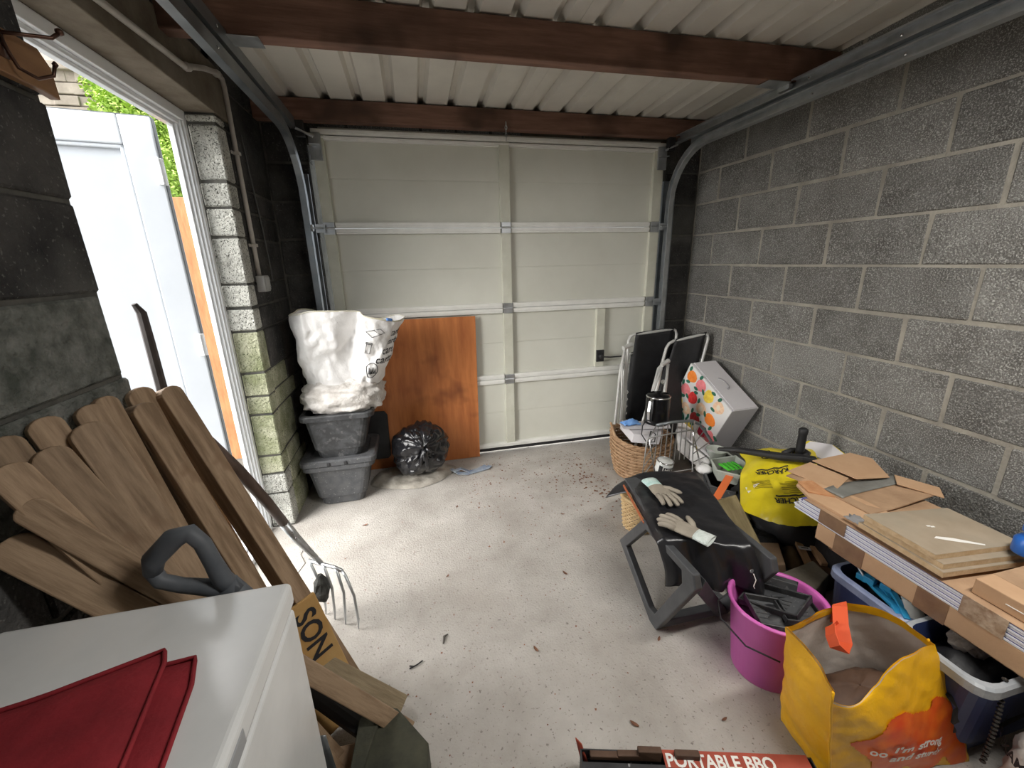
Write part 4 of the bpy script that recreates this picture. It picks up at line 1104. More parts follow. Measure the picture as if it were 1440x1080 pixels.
# wire basket lying on its side
wi = thing('wire_basket', 'grey wire basket standing on its side between wicker basket and black stool', 'wire basket', (1.55, 2.08, 0))
fr0 = [(1.275, 2.05, .215), (1.290, 2.05, .455), (1.305, 2.05, .470), (1.590, 2.05, .487), (1.605, 2.05, .475), (1.625, 2.05, .215)]
MB().tube(fr0, .0045, 8, closed=True).build('front_frame', wire_m, wi, smooth=True)
bk0 = [(1.450, 2.21, .470), (1.56, 2.205, .482), (1.70, 2.20, .478), (1.755, 2.20, .450), (1.80, 2.20, .400), (1.855, 2.19, .32), (1.878, 2.18, .25), (1.872, 2.15, .16), (1.84, 2.10, .02)]
MB().tube(bk0[:7], .0105, 8).build('arched_band', galv_dark, wi, smooth=True)
MB().tube(bk0[6:], .006, 8).build('leg', wire_m, wi, smooth=True)
for p, q in (((1.605, 2.05, .475), (1.72, 2.20, .474)), ((1.305, 2.05, .468), (1.45, 2.21, .470)), ((1.625, 2.05, .215), (1.84, 2.18, .20)), ((1.275, 2.05, .215), (1.45, 2.21, .215))):
    MB().tube([p, q], .0042, 6).build('wire', wire_m, wi)
for i in range(8):
    t = i / 7
    MB().tube([V((1.465, 2.21, .47)).lerp(V((1.70, 2.20, .478)), t), V((1.455, 2.21, .215)).lerp(V((1.71, 2.20, .20)), t)], .0034, 6).build('wire', wire_m, wi)
for i in range(4):
    t = (i + .6) / 4.4
    a0 = V(fr0[4]).lerp(V((1.625, 2.05, .215)), t)
    b0_ = [V((1.72, 2.20, .474)), V((1.80, 2.195, .40)), V((1.855, 2.19, .32)), V((1.87, 2.17, .24))][i]
    MB().tube([a0, b0_ if i else V((1.76, 2.2, .44))], .0034, 6).build('wire', wire_m, wi)
for i in range(3):
    t = (i + 1) / 4
    MB().tube([V((1.285, 2.05, .46)).lerp(V((1.275, 2.05, .215)), t), V((1.45, 2.21, .46)).lerp(V((1.45, 2.21, .215)), t)], .0032, 6).build('wire', wire_m, wi)
for p, q in (((1.625, 2.05, .22), (1.655, 2.06, .02)), ((1.60, 2.05, .47), (1.70, 2.05, .18)), ((1.305, 2.05, .46), (1.365, 2.05, .21)), ((1.28, 2.05, .22), (1.29, 2.06, .005))):
    MB().tube([p, q], .0048, 7).build('leg', chrome, wi, smooth=True)
# painted tin
tn = thing('tin_can', 'tin with a black and white label inside the wire basket', 'tin', (1.455, 2.12, .16))
tc = V((1.455, 2.12, .15)); ax = V((.10, -.12, 1)).normalized()
MB().lathe([(.050, 0), (.052, .003), (.052, .118), (.050, .121)], tc, 28, axis=ax).build('body', mat('tin_label', (.70, .72, .70), rough=.35), tn, smooth=True)
MB().lathe([(.053, .001), (.0545, .004), (.053, .007)], tc, 28, axis=ax, close=False).build('rim', chrome, tn, smooth=True)
MB().lathe([(.053, .117), (.0545, .120), (.053, .123), (.047, .123), (.046, .116)], tc, 28, axis=ax, close=False).build('rim', chrome, tn, smooth=True)
M3 = V((0, 0, 1)).rotation_difference(ax).to_matrix()
def can_fn(x, y, r=.0535):
    a = -math.pi / 2 - .30 + x / r
    return tc + M3 @ V((r * math.cos(a), r * math.sin(a), y))
for z in (.020, .032, .044):
    MB().grid(lambda u, v: can_fn(-.02 + .09 * u, z + .006 * v), 14, 2).build('label_stripe', ink, tn)
MB().grid(lambda u, v: can_fn(-.048 + .024 * u, .012 + .09 * v), 6, 2).build('label_stripe', ink, tn)
MB().grid(lambda u, v: can_fn(-.018 + .09 * u, .062 + .034 * v), 14, 2).build('label_panel', ink, tn)
text_mb('MILK', .030, lambda x, y: can_fn(-.012 + x, .069 + y, .0542)).build('lettering', white_ink, tn)

# crates and tubs behind the stool
cr1 = thing('mesh_crate', 'dark grey slatted plastic crate behind the black stool, with tubs on it', 'crate', (1.76, 1.92, 0))
def crate(g, poly0, poly1, z0, z1, m, t=.004):
    n = len(poly0)
    b = MB()
    b.add([(x, y, z0) for x, y in poly0], [tuple(range(n))])
    for i in range(n):
        j = (i + 1) % n
        b.hexa([(*poly0[i], z0), (*poly0[j], z0), (poly0[j][0] * .98 + .02 * cxm[0], poly0[j][1] * .98 + .02 * cxm[1], z0), (poly0[i][0] * .98 + .02 * cxm[0], poly0[i][1] * .98 + .02 * cxm[1], z0),
                (*poly1[i], z1), (*poly1[j], z1), (poly1[j][0] * .98 + .02 * cxm[0], poly1[j][1] * .98 + .02 * cxm[1], z1), (poly1[i][0] * .98 + .02 * cxm[0], poly1[i][1] * .98 + .02 * cxm[1], z1)])
    return b.build('tub', m, g)
cxm = (1.76, 1.92)
p1_ = [(1.715, 2.06), (1.615, 1.865), (1.70, 1.765), (1.925, 1.905), (1.93, 2.10)]
p0_ = [(1.725, 2.03), (1.645, 1.875), (1.71, 1.80), (1.89, 1.91), (1.90, 2.06)]
crate(cr1, p0_, p1_, .02, .20, tub_clean)
MB().tube([(x, y, .20) for x, y in p1_], .008, 6, closed=True).build('rim', tub_clean, cr1)
for i in range(9):
    t = (i + .5) / 9
    q = V((*p1_[0], .20)).lerp(V((*p1_[1], .20)), t); q2 = V((*p0_[0], .06)).lerp(V((*p0_[1], .06)), t)
    MB().tube([q + V((-.004, 0, -.02)), q2 + V((-.006, 0, .02))], .004, 5).build('slat', stool_m, cr1)
tb1 = thing('clear_tub', 'cloudy clear plastic tub holding lime green pegs', 'tub', (1.80, 1.93, .2))
cxm = (1.80, 1.93)
p1_ = [(1.74, 2.03), (1.68, 1.90), (1.76, 1.81), (1.90, 1.90), (1.92, 2.03)]
crate(tb1, [(x * .9 + .18, y * .9 + .193) for x, y in p1_], p1_, .205, .275, clear_m)
MB().tube([(x, y, .275) for x, y in p1_], .006, 6, closed=True).build('rim', clear_m, tb1)
for i in range(4):
    pg = MB().box(1.745 + i * .030, 1.763 + i * .030, 1.885, 1.975, .268, .276).noise(.001, 20)
    pg.box(1.748 + i * .030, 1.760 + i * .030, 1.90, 1.96, .276, .280)
    tag(pg.build('green_peg', green_m, bevel=.002), ('leftmost', 'second from left', 'second from right', 'rightmost')[i] + ' of the four lime green pegs in the clear tub', 'peg', 'lime green pegs in the clear tub')
jg = thing('clear_jug', 'small cloudy plastic jug behind the clear tub', 'jug', (1.84, 2.13, .2))
MB().lathe([(.045, .0), (.062, .09), (.066, .095), (.060, .093), (.043, .006)], (1.84, 2.11, .205), 20).build('body', clear_m, jg, smooth=True)
MB().tube([(1.895, 2.08, .28), (1.92, 2.06, .26), (1.92, 2.06, .23), (1.89, 2.08, .22)], .006, 6).build('handle', clear_m, jg, smooth=True)
wt = blob('white_bag', 'small white plastic bag left of the clear tub', 'bag', (1.70, 2.04, .215), (.05, .05, .03), sack_m, .2, 5, 20, 12, seed=5)
og = MB().obox((1.49, 1.70, .235), (.235, .175, .02), (.030, -.028, 0), (.0, .0, .006))
tag(og.build('orange_strip', orange_m, bevel=.002), 'bright orange plastic strip sticking out behind the black stool', 'strip')
cbag, _ = blob('clear_bag', 'pile of cloudy plastic film under the grey crate, beside the yellow bag', 'bag', (1.60, 1.72, .085), (.15, .13, .085), clear_m, .22, 4, 34, 20, seed=9)

# plank leaning by the stool
def board_between(name, label, cat, a, e, w, t, nvec, m):
    return slat(name, label, a, e, w, t, nvec, rounded=False, m=m, cat=cat)
board_between('fence_post', 'greenish rough timber board leaning down behind the right side of the stool', 'board', (1.400, 1.500, .375), (1.505, 1.27, .02), .085, .030, (-.75, -.4, .5), mat('green_timber', (.22, .17, .08), (.36, .29, .15), .85, scale=7, stretch=(6, 6, 1), bump=.3, bscale=22))

# black bags of clutter that carry the yellow bag and the long packs
blob('dark_holdall', 'black soft holdall on the floor under the yellow bag', 'bag', (1.93, 1.62, .15), (.235, .30, .15), black_fab, .12, 3, 40, 24, seed=11, sq=2.6)
blob('dark_holdall', 'black soft bag on the floor under the white and cardboard pack', 'bag', (1.97, 1.18, .16), (.20, .24, .17), black_fab, .10, 3, 36, 22, seed=12, sq=2.6)
blob('dark_holdall', 'dark grey crumpled bag in the corner below the fruit-pattern box', 'bag', (2.04, 2.38, .05), (.13, .22, .05), tub_clean, .10, 4, 36, 20, seed=15, sq=2.6)

# yellow printed bag
yb = thing('yellow_bag', 'bright yellow plastic bag with black maker lettering upside down', 'bag', (1.83, 1.60, .25))
yc = [V((1.52, 1.53, .275)), V((1.78, 1.33, .265)), V((1.865, 1.95, .365)), V((2.165, 1.72, .445))]
def yfn(u, v, side=1):
    p = yc[0] * (1 - u) * (1 - v) + yc[1] * u * (1 - v) + yc[2] * (1 - u) * v + yc[3] * u * v
    e = (1 - (2 * u - 1) ** 4) * (1 - (2 * v - 1) ** 4)
    p += V((.05, .01, 0)) * math.exp(-((v - .72) / .12) ** 2) * (1 - u) ** 2
    p = p + V((-.25, -.35, .9)) * (.050 * e * side) + V((0, 0, 1)) * (.012 * noise.noise(V((u * 4, v * 5, 1))) + .006 * noise.noise(V((u * 13, v * 13, 1))))
    # bulging rounded bottom edge
    c_ = .07 * math.sin(math.pi * u) * (1 - v) ** 2
    return p + V((-.55, -.60, -.05)) * c_
MB().grid(lambda u, v: yfn(u, v), 40, 40).grid(lambda u, v: yfn(u, v, -1), 20, 20).build('film', yellow_m, yb, smooth=True)
def yt(u0, v0, du=-1.0, rot=0.0, sc=1.0):
    c_, s_ = math.cos(rot), math.sin(rot)
    return lambda x, y: yfn(u0 - (x * c_ - y * s_) / .37 * sc, v0 - (x * s_ + y * c_) / .60 * sc) + V((-.25, -.35, .9)) * .0035
y1f, y2f = yt(.60, .60, rot=.30), yt(.90, .27, rot=.22)
text_mb('KÄRCHER', .036, y1f, bold=.0012).build('lettering', ink, yb)
text_mb('KÄRCHER', .040, y2f, bold=.0012).build('lettering', ink, yb)
for f_, w_ in ((y1f, .155), (y2f, .175)):
    MB().grid(lambda u, v: f_(-.004 + w_ * u, -.016 + .008 * v), 12, 2).build('black_bar', ink, yb)
olive = mat('print_olive', (.30, .24, .01), rough=.5)
y3f, y4f = yt(.82, .46, rot=.26), yt(.42, .42, rot=.26)
for k in range(8):
    w_ = .13 if k % 3 else .10
    MB().grid(lambda u, v: y3f(w_ * u, .012 * k + .0045 * v), 12, 2).build('small_print', olive, yb)
for k in range(6):
    MB().grid(lambda u, v: y4f(.02 + .09 * u, .012 * k + .0045 * v), 12, 2).build('small_print', olive, yb)
for u0, v0 in ((.30, .74), (.31, .86), (.62, .84)):
    pts = [yfn(u0 + .075 * math.cos(2 * math.pi * j / 14), v0 + .035 * math.sin(2 * math.pi * j / 14)) + V((-.25, -.35, .9)) * .003 for j in range(14)]
    MB().add(pts, [tuple(range(14))]).build('round_symbol', ink, yb)
    pts = [yfn(u0 + .055 * math.cos(2 * math.pi * j / 14), v0 + .024 * math.sin(2 * math.pi * j / 14)) + V((-.25, -.35, .9)) * .0038 for j in range(14)]
    MB().add(pts, [tuple(range(14))]).build('round_symbol', yellow_m, yb)
    pts = [yfn(u0 + .030 * math.cos(2 * math.pi * j / 5), v0 + .012 * math.sin(2 * math.pi * j / 5)) + V((-.25, -.35, .9)) * .0045 for j in range(5)]
    MB().add(pts, [tuple(range(5))]).build('round_symbol', ink, yb)
MB().add([yfn(.06, .30) + V((-.25, -.35, .9)) * .004, yfn(.24, .34) + V((-.25, -.35, .9)) * .004, yfn(.10, .22) + V((-.25, -.35, .9)) * .004], [(0, 1, 2)]).build('white_corner', white_ink, yb)
yl = thing('yellow_edged_card', 'white card with a bright yellow edge against the block wall', 'card', (2.17, 1.63, .40))
MB().prism([(2.10, 1.80, .405), (2.165, 1.78, .455), (2.20, 1.66, .475), (2.205, 1.53, .435), (2.12, 1.56, .405)], (.006, 0, .006)).build('edge', yellow_m, yl, bevel=.002)
MB().prism([(2.108, 1.775, .414), (2.160, 1.76, .461), (2.192, 1.66, .480), (2.196, 1.555, .445), (2.12, 1.585, .414)], (-.0002, -.001, .006)).build('white_face', box_white, yl)

# black tool with upright grip on the yellow bag
bt = thing('black_tool', 'black plastic tool with a long bar and upright round grip lying on the yellow bag', 'tool', (1.85, 1.72, .45))
MB().sweep([(1.69, 1.93, .40), (1.745, 1.85, .425), (1.82, 1.76, .435), (1.88, 1.68, .445), (1.95, 1.62, .455), (2.01, 1.585, .452)], [(-.022, -.016), (.022, -.016), (.026, 0), (.022, .016), (-.022, .016), (-.026, 0)],
           scales=[.5, .8, .9, 1, 1.05, .9]).build('bar', rubber, bt, bevel=.004)
MB().tube([(1.98, 1.63, .452), (2.04, 1.66, .452), (2.05, 1.70, .452), (1.99, 1.72, .45), (1.92, 1.70, .45)], .014, 8).build('guard', rubber, bt, smooth=True)
MB().lathe([(.019, 0), (.021, .03), (.020, .11), (.023, .125), (.022, .145), (.015, .150)], (1.985, 1.665, .455), 14).build('grip', rubber, bt, smooth=True)

# ------------------------------------------------------------------ black folding stool with cloth and gloves
st = thing('folding_stool', 'dark grey plastic folding stool half covered by a black cloth', 'stool', (1.05, 1.4, 0))
def bar(pts, w, d, xx, dx):
    pass
def flat_frame(x0, x1, outer, inner=None):
    n = len(outer); b = MB()
    vs = [(x0, *p) for p in outer] + [(x1, *p) for p in outer] + [(x0, *p) for p in inner] + [(x1, *p) for p in inner]
    fs = []
    for i in range(n):
        j = (i + 1) % n
        fs += [(i, j, 2 * n + j, 2 * n + i), (n + i, n + j, 3 * n + j, 3 * n + i), (i, j, n + j, n + i), (2 * n + i, 2 * n + j, 3 * n + j, 3 * n + i)]
    return b.add(vs, fs)
outer = [(1.375, .432), (1.560, .195), (1.262, .0), (1.215, .0), (1.015, .385), (1.035, .432)]
inner = [(1.345, .400), (1.495, .205), (1.275, .058), (1.235, .065), (1.090, .350), (1.100, .400)]
for x0, x1 in ((.872, .902), (1.195, 1.225)):
    flat_frame(x0, x1, outer, inner).build('side_frame', stool_m, st, bevel=.005)
MB().hexa([(.900, 1.03, .345), (.925, 1.03, .400), (.925, 1.075, .400), (.900, 1.075, .345), (1.165, 1.205, .0), (1.215, 1.205, .02), (1.215, 1.245, .02), (1.165, 1.245, .0)]).build('cross_leg', stool_m, st, bevel=.005)
MB().box(.90, 1.20, 1.20, 1.24, .02, .055).build('stretcher', stool_m, st, bevel=.004)
MB().hexa([(.87, 1.24, .425), (1.15, 1.125, .425), (1.27, 1.64, .425), (.96, 1.70, .425), (.87, 1.24, .443), (1.15, 1.125, .443), (1.27, 1.64, .443), (.96, 1.70, .443)]).build('seat', stool_m, st, bevel=.004)
MB().tube([(.935, 1.66, .425), (.872, 1.36, .424)], .005, 8).build('edge_rod', mat('rust_rod', (.36, .10, .04), rough=.5), st)
tc_ = thing('black_cloth', 'shiny black cloth draped over the folding stool, gloves lying on it', 'cloth', (1.05, 1.4, .45))
def clo(u, v):
    # u across (left..right), v along (near hem 0 .. far edge 1)
    L_ = V((.848, 1.225, 0)).lerp(V((.965, 1.74, 0)), max(0, (v - .25) / .75))
    R_ = V((1.165, 1.095, 0)).lerp(V((1.325, 1.65, 0)), max(0, (v - .25) / .75))
    p = L_.lerp(R_, u); z = .449
    n1 = noise.noise(V((p.x * 9, p.y * 9, v * 3))); n2 = noise.noise(V((p.x * 26, p.y * 22, v * 7)))
    z += .007 * n1 + .003 * n2
    if v < .25:
        t = (.25 - v) / .25
        z = .449 - .160 * t - .02 * t * u
        p += V((.015 + .03 * u, -.055, 0)) * math.sin(t * 1.5) + V((.012 * n1, -.030 * math.sin(u * 16) * t * .7 - .012 * n2, 0))
    if u < .07:
        z -= (.07 - u) / .07 * .022
    e = max(0, v - .80) / .20
    if u < .30 and e > 0:     # corner hanging to the left
        k = (.30 - u) / .30
        p += V((-.11, -.05, 0)) * k * e; z -= .075 * k * k * e
    return V((p.x, p.y, z))
MB().grid(clo, 54, 60).build('cloth', bin_bag if False else mat('shiny_black_cloth', (.012, .012, .014), (.020, .020, .023), .30, scale=8, bump=.35, bscale=26, bdist=.006), tc_, smooth=True, thick=.003)
MB().lathe([(.004, 0), (.008, 0), (.008, .002), (.004, .002)], (1.130, 1.045, .385), 14, axis=(.1, -1, .1)).build('eyelet', galv, tc_)
MB().tube([(1.13, 1.035, .38), (1.135, 1.025, .36), (1.127, 1.023, .335), (1.133, 1.023, .325)], .0018, 5).build('cord', white_ink, tc_)
def glove(label, wrist, fwd, side, z, lens, cuff_m, curl=.0):
    """wrist point, forward unit dir, thumb side dir"""
    f, s_ = V(fwd).normalized(), V(side).normalized()
    g = thing('work_glove', label, 'glove', (wrist[0], wrist[1], z), 'grey work gloves on the black cloth')
    W0 = V((wrist[0], wrist[1], z + .012))
    up = V((0, 0, 1))
    def at(a, b, c=0): return W0 + f * a + s_ * b + up * c
    pm = MB()
    pm.grid(lambda u, v: at(.0 + .095 * v, (.034 + .008 * math.sin(v * 2.6)) * math.cos(2 * math.pi * u), .0125 * math.sin(2 * math.pi * u) * (1 if v < .98 else .8)), 18, 8, wrap=True)
    pm.build('palm', glove_m, g, smooth=True)
    for i, (off, ln) in enumerate(zip((.030, .010, -.011, -.030), lens)):
        sp = (off * 1.0)
        base = at(.080, off, 0); ang = off * 5.5
        d = (f * math.cos(ang) + s_ * math.sin(ang)).normalized()
        p = [base, base + d * ln * .35 + up * .004, base + d * ln * .7 + up * .002, base + d * ln * .93 - up * .003, base + d * ln]
        MB().tube(p, .0115, 10, scales=[1.0, 1.0, .95, .78, .35]).build('finger', glove_m, g, smooth=True)
    d = (f * .55 + s_ * .83).normalized(); b0 = at(.032, .026, 0)
    MB().tube([b0, b0 + d * .025 + up * .003, b0 + d * .045 + f * .006, b0 + d * .062 + f * .014, b0 + d * .070 + f * .018], .0125, 10, scales=[1.1, 1.0, .95, .8, .35]).build('thumb', glove_m, g, smooth=True)
    MB().grid(lambda u, v: at(.008 - .060 * v, (.034 + .004 * v) * math.cos(2 * math.pi * u), (.0125 + .001 * noise.noise(V((u * 9, v * 9, 2)))) * math.sin(2 * math.pi * u)), 20, 6, wrap=True)\
        .build('cuff', cuff_m, g, smooth=True, thick=.002)
    return g
glove('grey coated glove with a mint green cuff, further back on the black cloth', (1.030, 1.545), (-.02, -1, 0), (1, -.05, 0), .462, (.080, .092, .088, .070), mint_m)
glove('grey coated glove with a rolled white cuff, nearer the front of the cloth', (.990, 1.175), (-.45, .85, 0), (.85, .45, 0), .462, (.078, .090, .084, .066), mat('white_knit', (.55, .62, .58), (.68, .72, .69), .85, scale=25, bump=.5, bscale=160))

# ------------------------------------------------------------------ long pack of white boards wrapped in cardboard
pk = thing('flat_pack', 'long bundle of thin white boards wrapped in cardboard along the wall', 'package', (1.78, .6, .40))
px0, px1, py0, py1 = 1.500, 1.96, -.25, 1.235
MB().box(px0, px1, py0, py1 - .11, .400, .404).box(px0, px0 + .004, py0, py1 - .11, .400, .470).box(px1 - .004, px1, py0, py1, .40, .47).build('cardboard_tray', card_m, pk, bevel=.001)
for i in range(7):
    z = .4725 + i * .0081
    MB().box(px0 + .001 + (i % 2) * .003, px1 - .01, py0, py1 + .008 * (i % 3) - .005 * i, z, z + .0052).build('white_board', white_sheet, pk)
    MB().box(px0 + .004, px1 - .012, py0, py1 - .02, z + .0053, z + .0079).build('blue_layer', blue_line, pk)
MB().box(px0 + .006, px1 - .02, py0, py1 - .125, .404, .471).build('inner_boards', white_sheet, pk)
tz = .5305
MB().box(px0 + .001, px1 - .006, py0, 1.20, tz - .0005, tz + .0012).build('cardboard_cover', card_dark, pk)
MB().prism([(px0 + .02, 1.20, tz), (px0 + .055, 1.29, tz), (px0 + .12, 1.31, tz + .01), (px0 + .20, 1.12, tz + .004), (px0 + .22, .90, tz), (px0 + .03, .90, tz)], (0, 0, .012)).build('cardboard_end', card_m, pk, bevel=.002)
MB().prism([(px0 + .04, 1.22, tz + .013), (px0 + .07, 1.30, tz + .014), (px0 + .13, 1.285, tz + .016), (px0 + .11, 1.16, tz + .013)], (0, 0, .006)).build('torn_layer', mat('torn_card', (.46, .21, .09), (.56, .29, .14), .9, scale=30, bump=.4, bscale=60), pk, bevel=.001)
MB().obox((px0 - .0015, 1.02, .478), (.0, .105, 0), (0, 0, .054), (.002, 0, 0)).build('tape', tape_brown, pk)
MB().obox((px0 - .0015, .94, .398), (.0, .11, 0), (0, 0, .074), (.002, 0, 0)).obox((px0 - .002, .945, .399), (0, .12, 0), (.07, 0, 0), (0, 0, -.0015)).build('tape', tape_brown, pk)
MB().obox((px0 - .0015, .69, .398), (.0, .085, 0), (0, 0, .074), (.002, 0, 0)).build('tape', tape_brown, pk)
MB().obox((px0 - .002, .57, .470), (.0, .10, 0), (0, 0, .064), (.002, 0, 0)).build('tape', mat('clear_brown_tape', (.26, .16, .10), (.50, .38, .28), .12, scale=30, bump=.8, bscale=30), pk)
MB().grid(lambda u, v: (px0 + .010 + .055 * u, 1.045 - .10 * v + .01 * noise.noise(V((u * 6, v * 6, 0))), .549 + .012 * noise.noise(V((u * 8, v * 8, 4)))), 10, 12).build('crumpled_tape', mat('silvery_tape', (.55, .55, .56), rough=.12, metal=.6), pk, smooth=True, thick=.001)
# loose cardboard flaps at the far end with grey tape
fl1 = thing('cardboard_sheet', 'worn brown cardboard sheet with grey tape at the far end of the bundle', 'cardboard', (1.9, 1.25, .54))
def cs(u, v):
    a = V((1.60, 1.385, .525)); b_ = V((2.03, 1.425, .535)); c_ = V((1.62, 1.03, .548)); d_ = V((2.00, 1.06, .548))
    p = a * (1 - u) * (1 - v) + b_ * u * (1 - v) + c_ * (1 - u) * v + d_ * u * v
    return p + V((.0, .0, .012 * math.sin(u * 5 + v * 3) * (1 - v * .6)))
MB().grid(cs, 14, 14).build('sheet', card_dark, fl1, smooth=False, thick=.004)
MB().prism([(1.62, 1.40, .537), (1.78, 1.43, .545), (1.80, 1.26, .548), (1.66, 1.20, .546)], (0, 0, .004)).build('flap', card_m, fl1, bevel=.001)
MB().prism([(1.79, 1.43, .552), (2.02, 1.435, .560), (2.06, 1.36, .560), (1.96, 1.21, .556), (1.82, 1.24, .552)], (0, 0, .004)).build('flap', card_m, fl1, bevel=.001)
MB().grid(lambda u, v: cs(.02 + .98 * u, .47 + .10 * math.sin(u * 2.4) * -1 + .22 * v + .10 * u) + V((0, 0, .006)), 18, 5).build('grey_tape', tape_grey, fl1, smooth=True, thick=.001)
MB().prism([(1.93, 1.16, .556), (2.00, 1.22, .556), (2.06, 1.09, .556), (1.99, 1.03, .556)], (0, 0, .005)).build('flap', card_m, fl1, bevel=.001)
# three chipboard offcuts on the pack
mc = [((1.497, .755), (1.502, .975), (1.826, .929), (1.820, .724)), ((1.503, .733), (1.506, .972), (1.835, .918), (1.835, .700)), ((1.492, .722), (1.502, .985), (1.84, .915), (1.85, .690))]
for i, (q, lab) in enumerate(zip(mc, ('topmost of the three chipboard offcuts stacked on the white bundle, with a white splash', 'middle one of the three chipboard offcuts on the white bundle', 'lowest of the three chipboard offcuts, lying directly on the white bundle'))):
    z1 = .605 - i * .019
    g = thing('chipboard_panel', lab, 'board', (q[0][0], q[0][1], z1 - .018), 'chipboard offcuts on the white bundle')
    b = MB(); b.use(mdf_edge)
    p = [V((x, y, z1 - .0185)) for x, y in q]
    b.prism(p, (0, 0, .0180)); bo = b.build('core', mdf_edge, g, bevel=.0008)
    MB().prism([x + V((0, 0, .0182)) for x in p], (0, 0, .0006)).build('top_face', mdf_m, g)
    if i == 0:
        sp_ = [(1.585, .815), (1.600, .820), (1.640, .800), (1.700, .752), (1.695, .748), (1.63, .785)]
        MB().prism([(x, y, z1 + .0003) for x, y in sp_], (0, 0, .0006)).build('white_splash', white_ink, g)
        for x, y in ((1.64, .868), (1.648, .862)):
            MB().prism([(x - .006, y - .003, z1 + .0003), (x + .006, y - .006, z1 + .0003), (x + .008, y, z1 + .0003), (x - .004, y + .004, z1 + .0003)], (0, 0, .0006)).build('white_splash', white_ink, g)
# second carton on the right
c2 = thing('brown_carton', 'long flat brown cardboard carton lying on the bundle at the right picture edge', 'box', (1.8, .4, .53))
MB().box(1.53, 2.08, -.3, .672, .533, .583).build('carton', card_m, c2, bevel=.003)
MB().box(1.528, 1.5305, -.1, .60, .5565, .5585).build('staple_line', white_ink, c2)
MB().box(1.60, 1.80, .50, .671, .5832, .5836).build('dust_patch', card_dark, c2)
# blue spray bottle at the edge
bs = thing('blue_bottle', 'bright blue plastic bottle standing on the chipboard panels at the right picture edge', 'bottle', (1.762, .690, .6065))
MB().lathe([(.032, 0), (.034, .004), (.034, .045), (.022, .060), (.014, .063), (.014, .075)], (1.762, .690, .6065), 20).build('body', blue_m, bs, smooth=True)
MB().lathe([(.018, 0), (.024, .006), (.024, .020), (.018, .028), (.0, .030)], (1.762, .690, .675), 20).build('cap', blue_m, bs, smooth=True)
MB().grid(lambda u, v: V((1.762, .690, .6065)) + V((.0346 * math.cos(3.6 + u * 1.6), .0346 * math.sin(3.6 + u * 1.6), .008 + .020 * v)), 8, 2).build('white_label', white_ink, bs, smooth=True)

# ------------------------------------------------------------------ storage bins with clutter
b1, rg = tub('storage_bin', 'navy plastic storage bin with a greyish rim, right of the pink bucket', (1.52, 1.93, .80, 1.01), (1.492, 1.95, .765, 1.035), 0, .335, bin_blue, lip=.012)
b1.children[1].data.materials[0] = bin_rim
b2, _ = tub('storage_bin', 'navy plastic storage bin with a clear rim, behind the orange-yellow bag', (1.50, 1.90, .58, .70), (1.400, 1.95, .525, .735), 0, .375, bin_blue, lip=.012)
b2.children[1].data.materials[0] = clear_rim
def clamp(label, pts, r=.011):
    g = thing('bar_clamp', label, 'clamp', tuple(pts[0]), 'cyan plastic clamps in the navy bin')
    MB().sweep(pts, [(-r, -r * .6), (r, -r * .6), (r, r * .6), (-r, r * .6)]).build('bar', cyan_m, g, bevel=.002)
    p = V(pts[0]); MB().obox(p + V((-.02, -.02, -.012)), (.04, .01, .0), (-.006, .034, 0), (0, 0, .024)).build('jaw', cyan_m, g, bevel=.003)
    MB().tube([p + V((-.005, -.01, .014)), p + V((.028, -.026, .018))], .005, 8).build('screw', chrome, g)
    return g
clamp('cyan clamp lying furthest left in the navy bin', [(1.545, .950, .350), (1.53, .90, .345), (1.515, .83, .340), (1.50, .80, .33)])
clamp('cyan clamp in the middle of the navy bin under the others', [(1.590, .945, .345), (1.555, .90, .350), (1.53, .85, .345)], .009)
clamp('cyan clamp crossing the other two in the navy bin', [(1.535, .920, .364), (1.58, .905, .366), (1.63, .885, .36)], .010)
clamp('cyan clamp pointing down towards the orange-yellow bag', [(1.560, .880, .362), (1.535, .83, .350), (1.50, .775, .335)], .009)
wbt = thing('white_bottle', 'dirty white plastic bottle lying in the navy bin, right of the cyan clamps', 'bottle', (1.60, .835, .2))
MB().lathe([(.03, 0), (.045, .008), (.050, .02), (.050, .07), (.034, .105), (.018, .12), (.018, .135)], (1.528, .770, .245), 20, axis=(.25, .35, .8)).build('body', milk_m, wbt, smooth=True)
MB().lathe([(.020, .13), (.020, .15), (.0, .151)], (1.528, .770, .245), 16, axis=(.25, .35, .8)).build('cap', milk_m, wbt, smooth=True)
blob('dark_tool_bag', 'black crumpled tool bag filling the navy bin', 'bag', (1.74, .90, .19), (.19, .11, .14), black_fab, .15, 4, 30, 18, seed=21, sq=2.8)
blob('dark_tool_bag', 'black sacking filling the clear rimmed bin', 'bag', (1.67, .64, .20), (.26, .09, .14), black_fab, .15, 4, 30, 18, seed=22, sq=2.8)
blob('crumpled_paper', 'crumpled grey paper in the clear rimmed bin under the cardboard', 'paper', (1.62, .66, .345), (.10, .05, .03), mat('grey_paper', (.16, .13, .11), (.42, .36, .31), .8, scale=25, bump=.6, bscale=50), .3, 6, 26, 14, seed=23)
tag(MB().tube([(1.615, 1.17, .372), (1.60, 1.12, .38), (1.545, .985, .372), (1.515, .925, .362)], .004, 8).build('grey_rod', galv, smooth=True), 'thin grey metal rod running from under the bundle into the navy bin', 'rod')
ch_ = thing('hanging_chain', 'dark bead chain hanging over the edge of the clear rimmed bin', 'chain', (1.46, .51, .1))
for i in range(22):
    t = i / 21
    p = V((1.478, .512 + .02 * (1 - t), .380)).lerp(V((1.440, .500, .13)), t)
    MB().lathe([(.0, -.006), (.006, -.003), (.0075, 0), (.006, .003), (.0, .006)], p, 8, axis=(.2, .1, 1)).build('bead', mat('dark_bead', (.05, .045, .04), rough=.35, metal=.5), ch_)

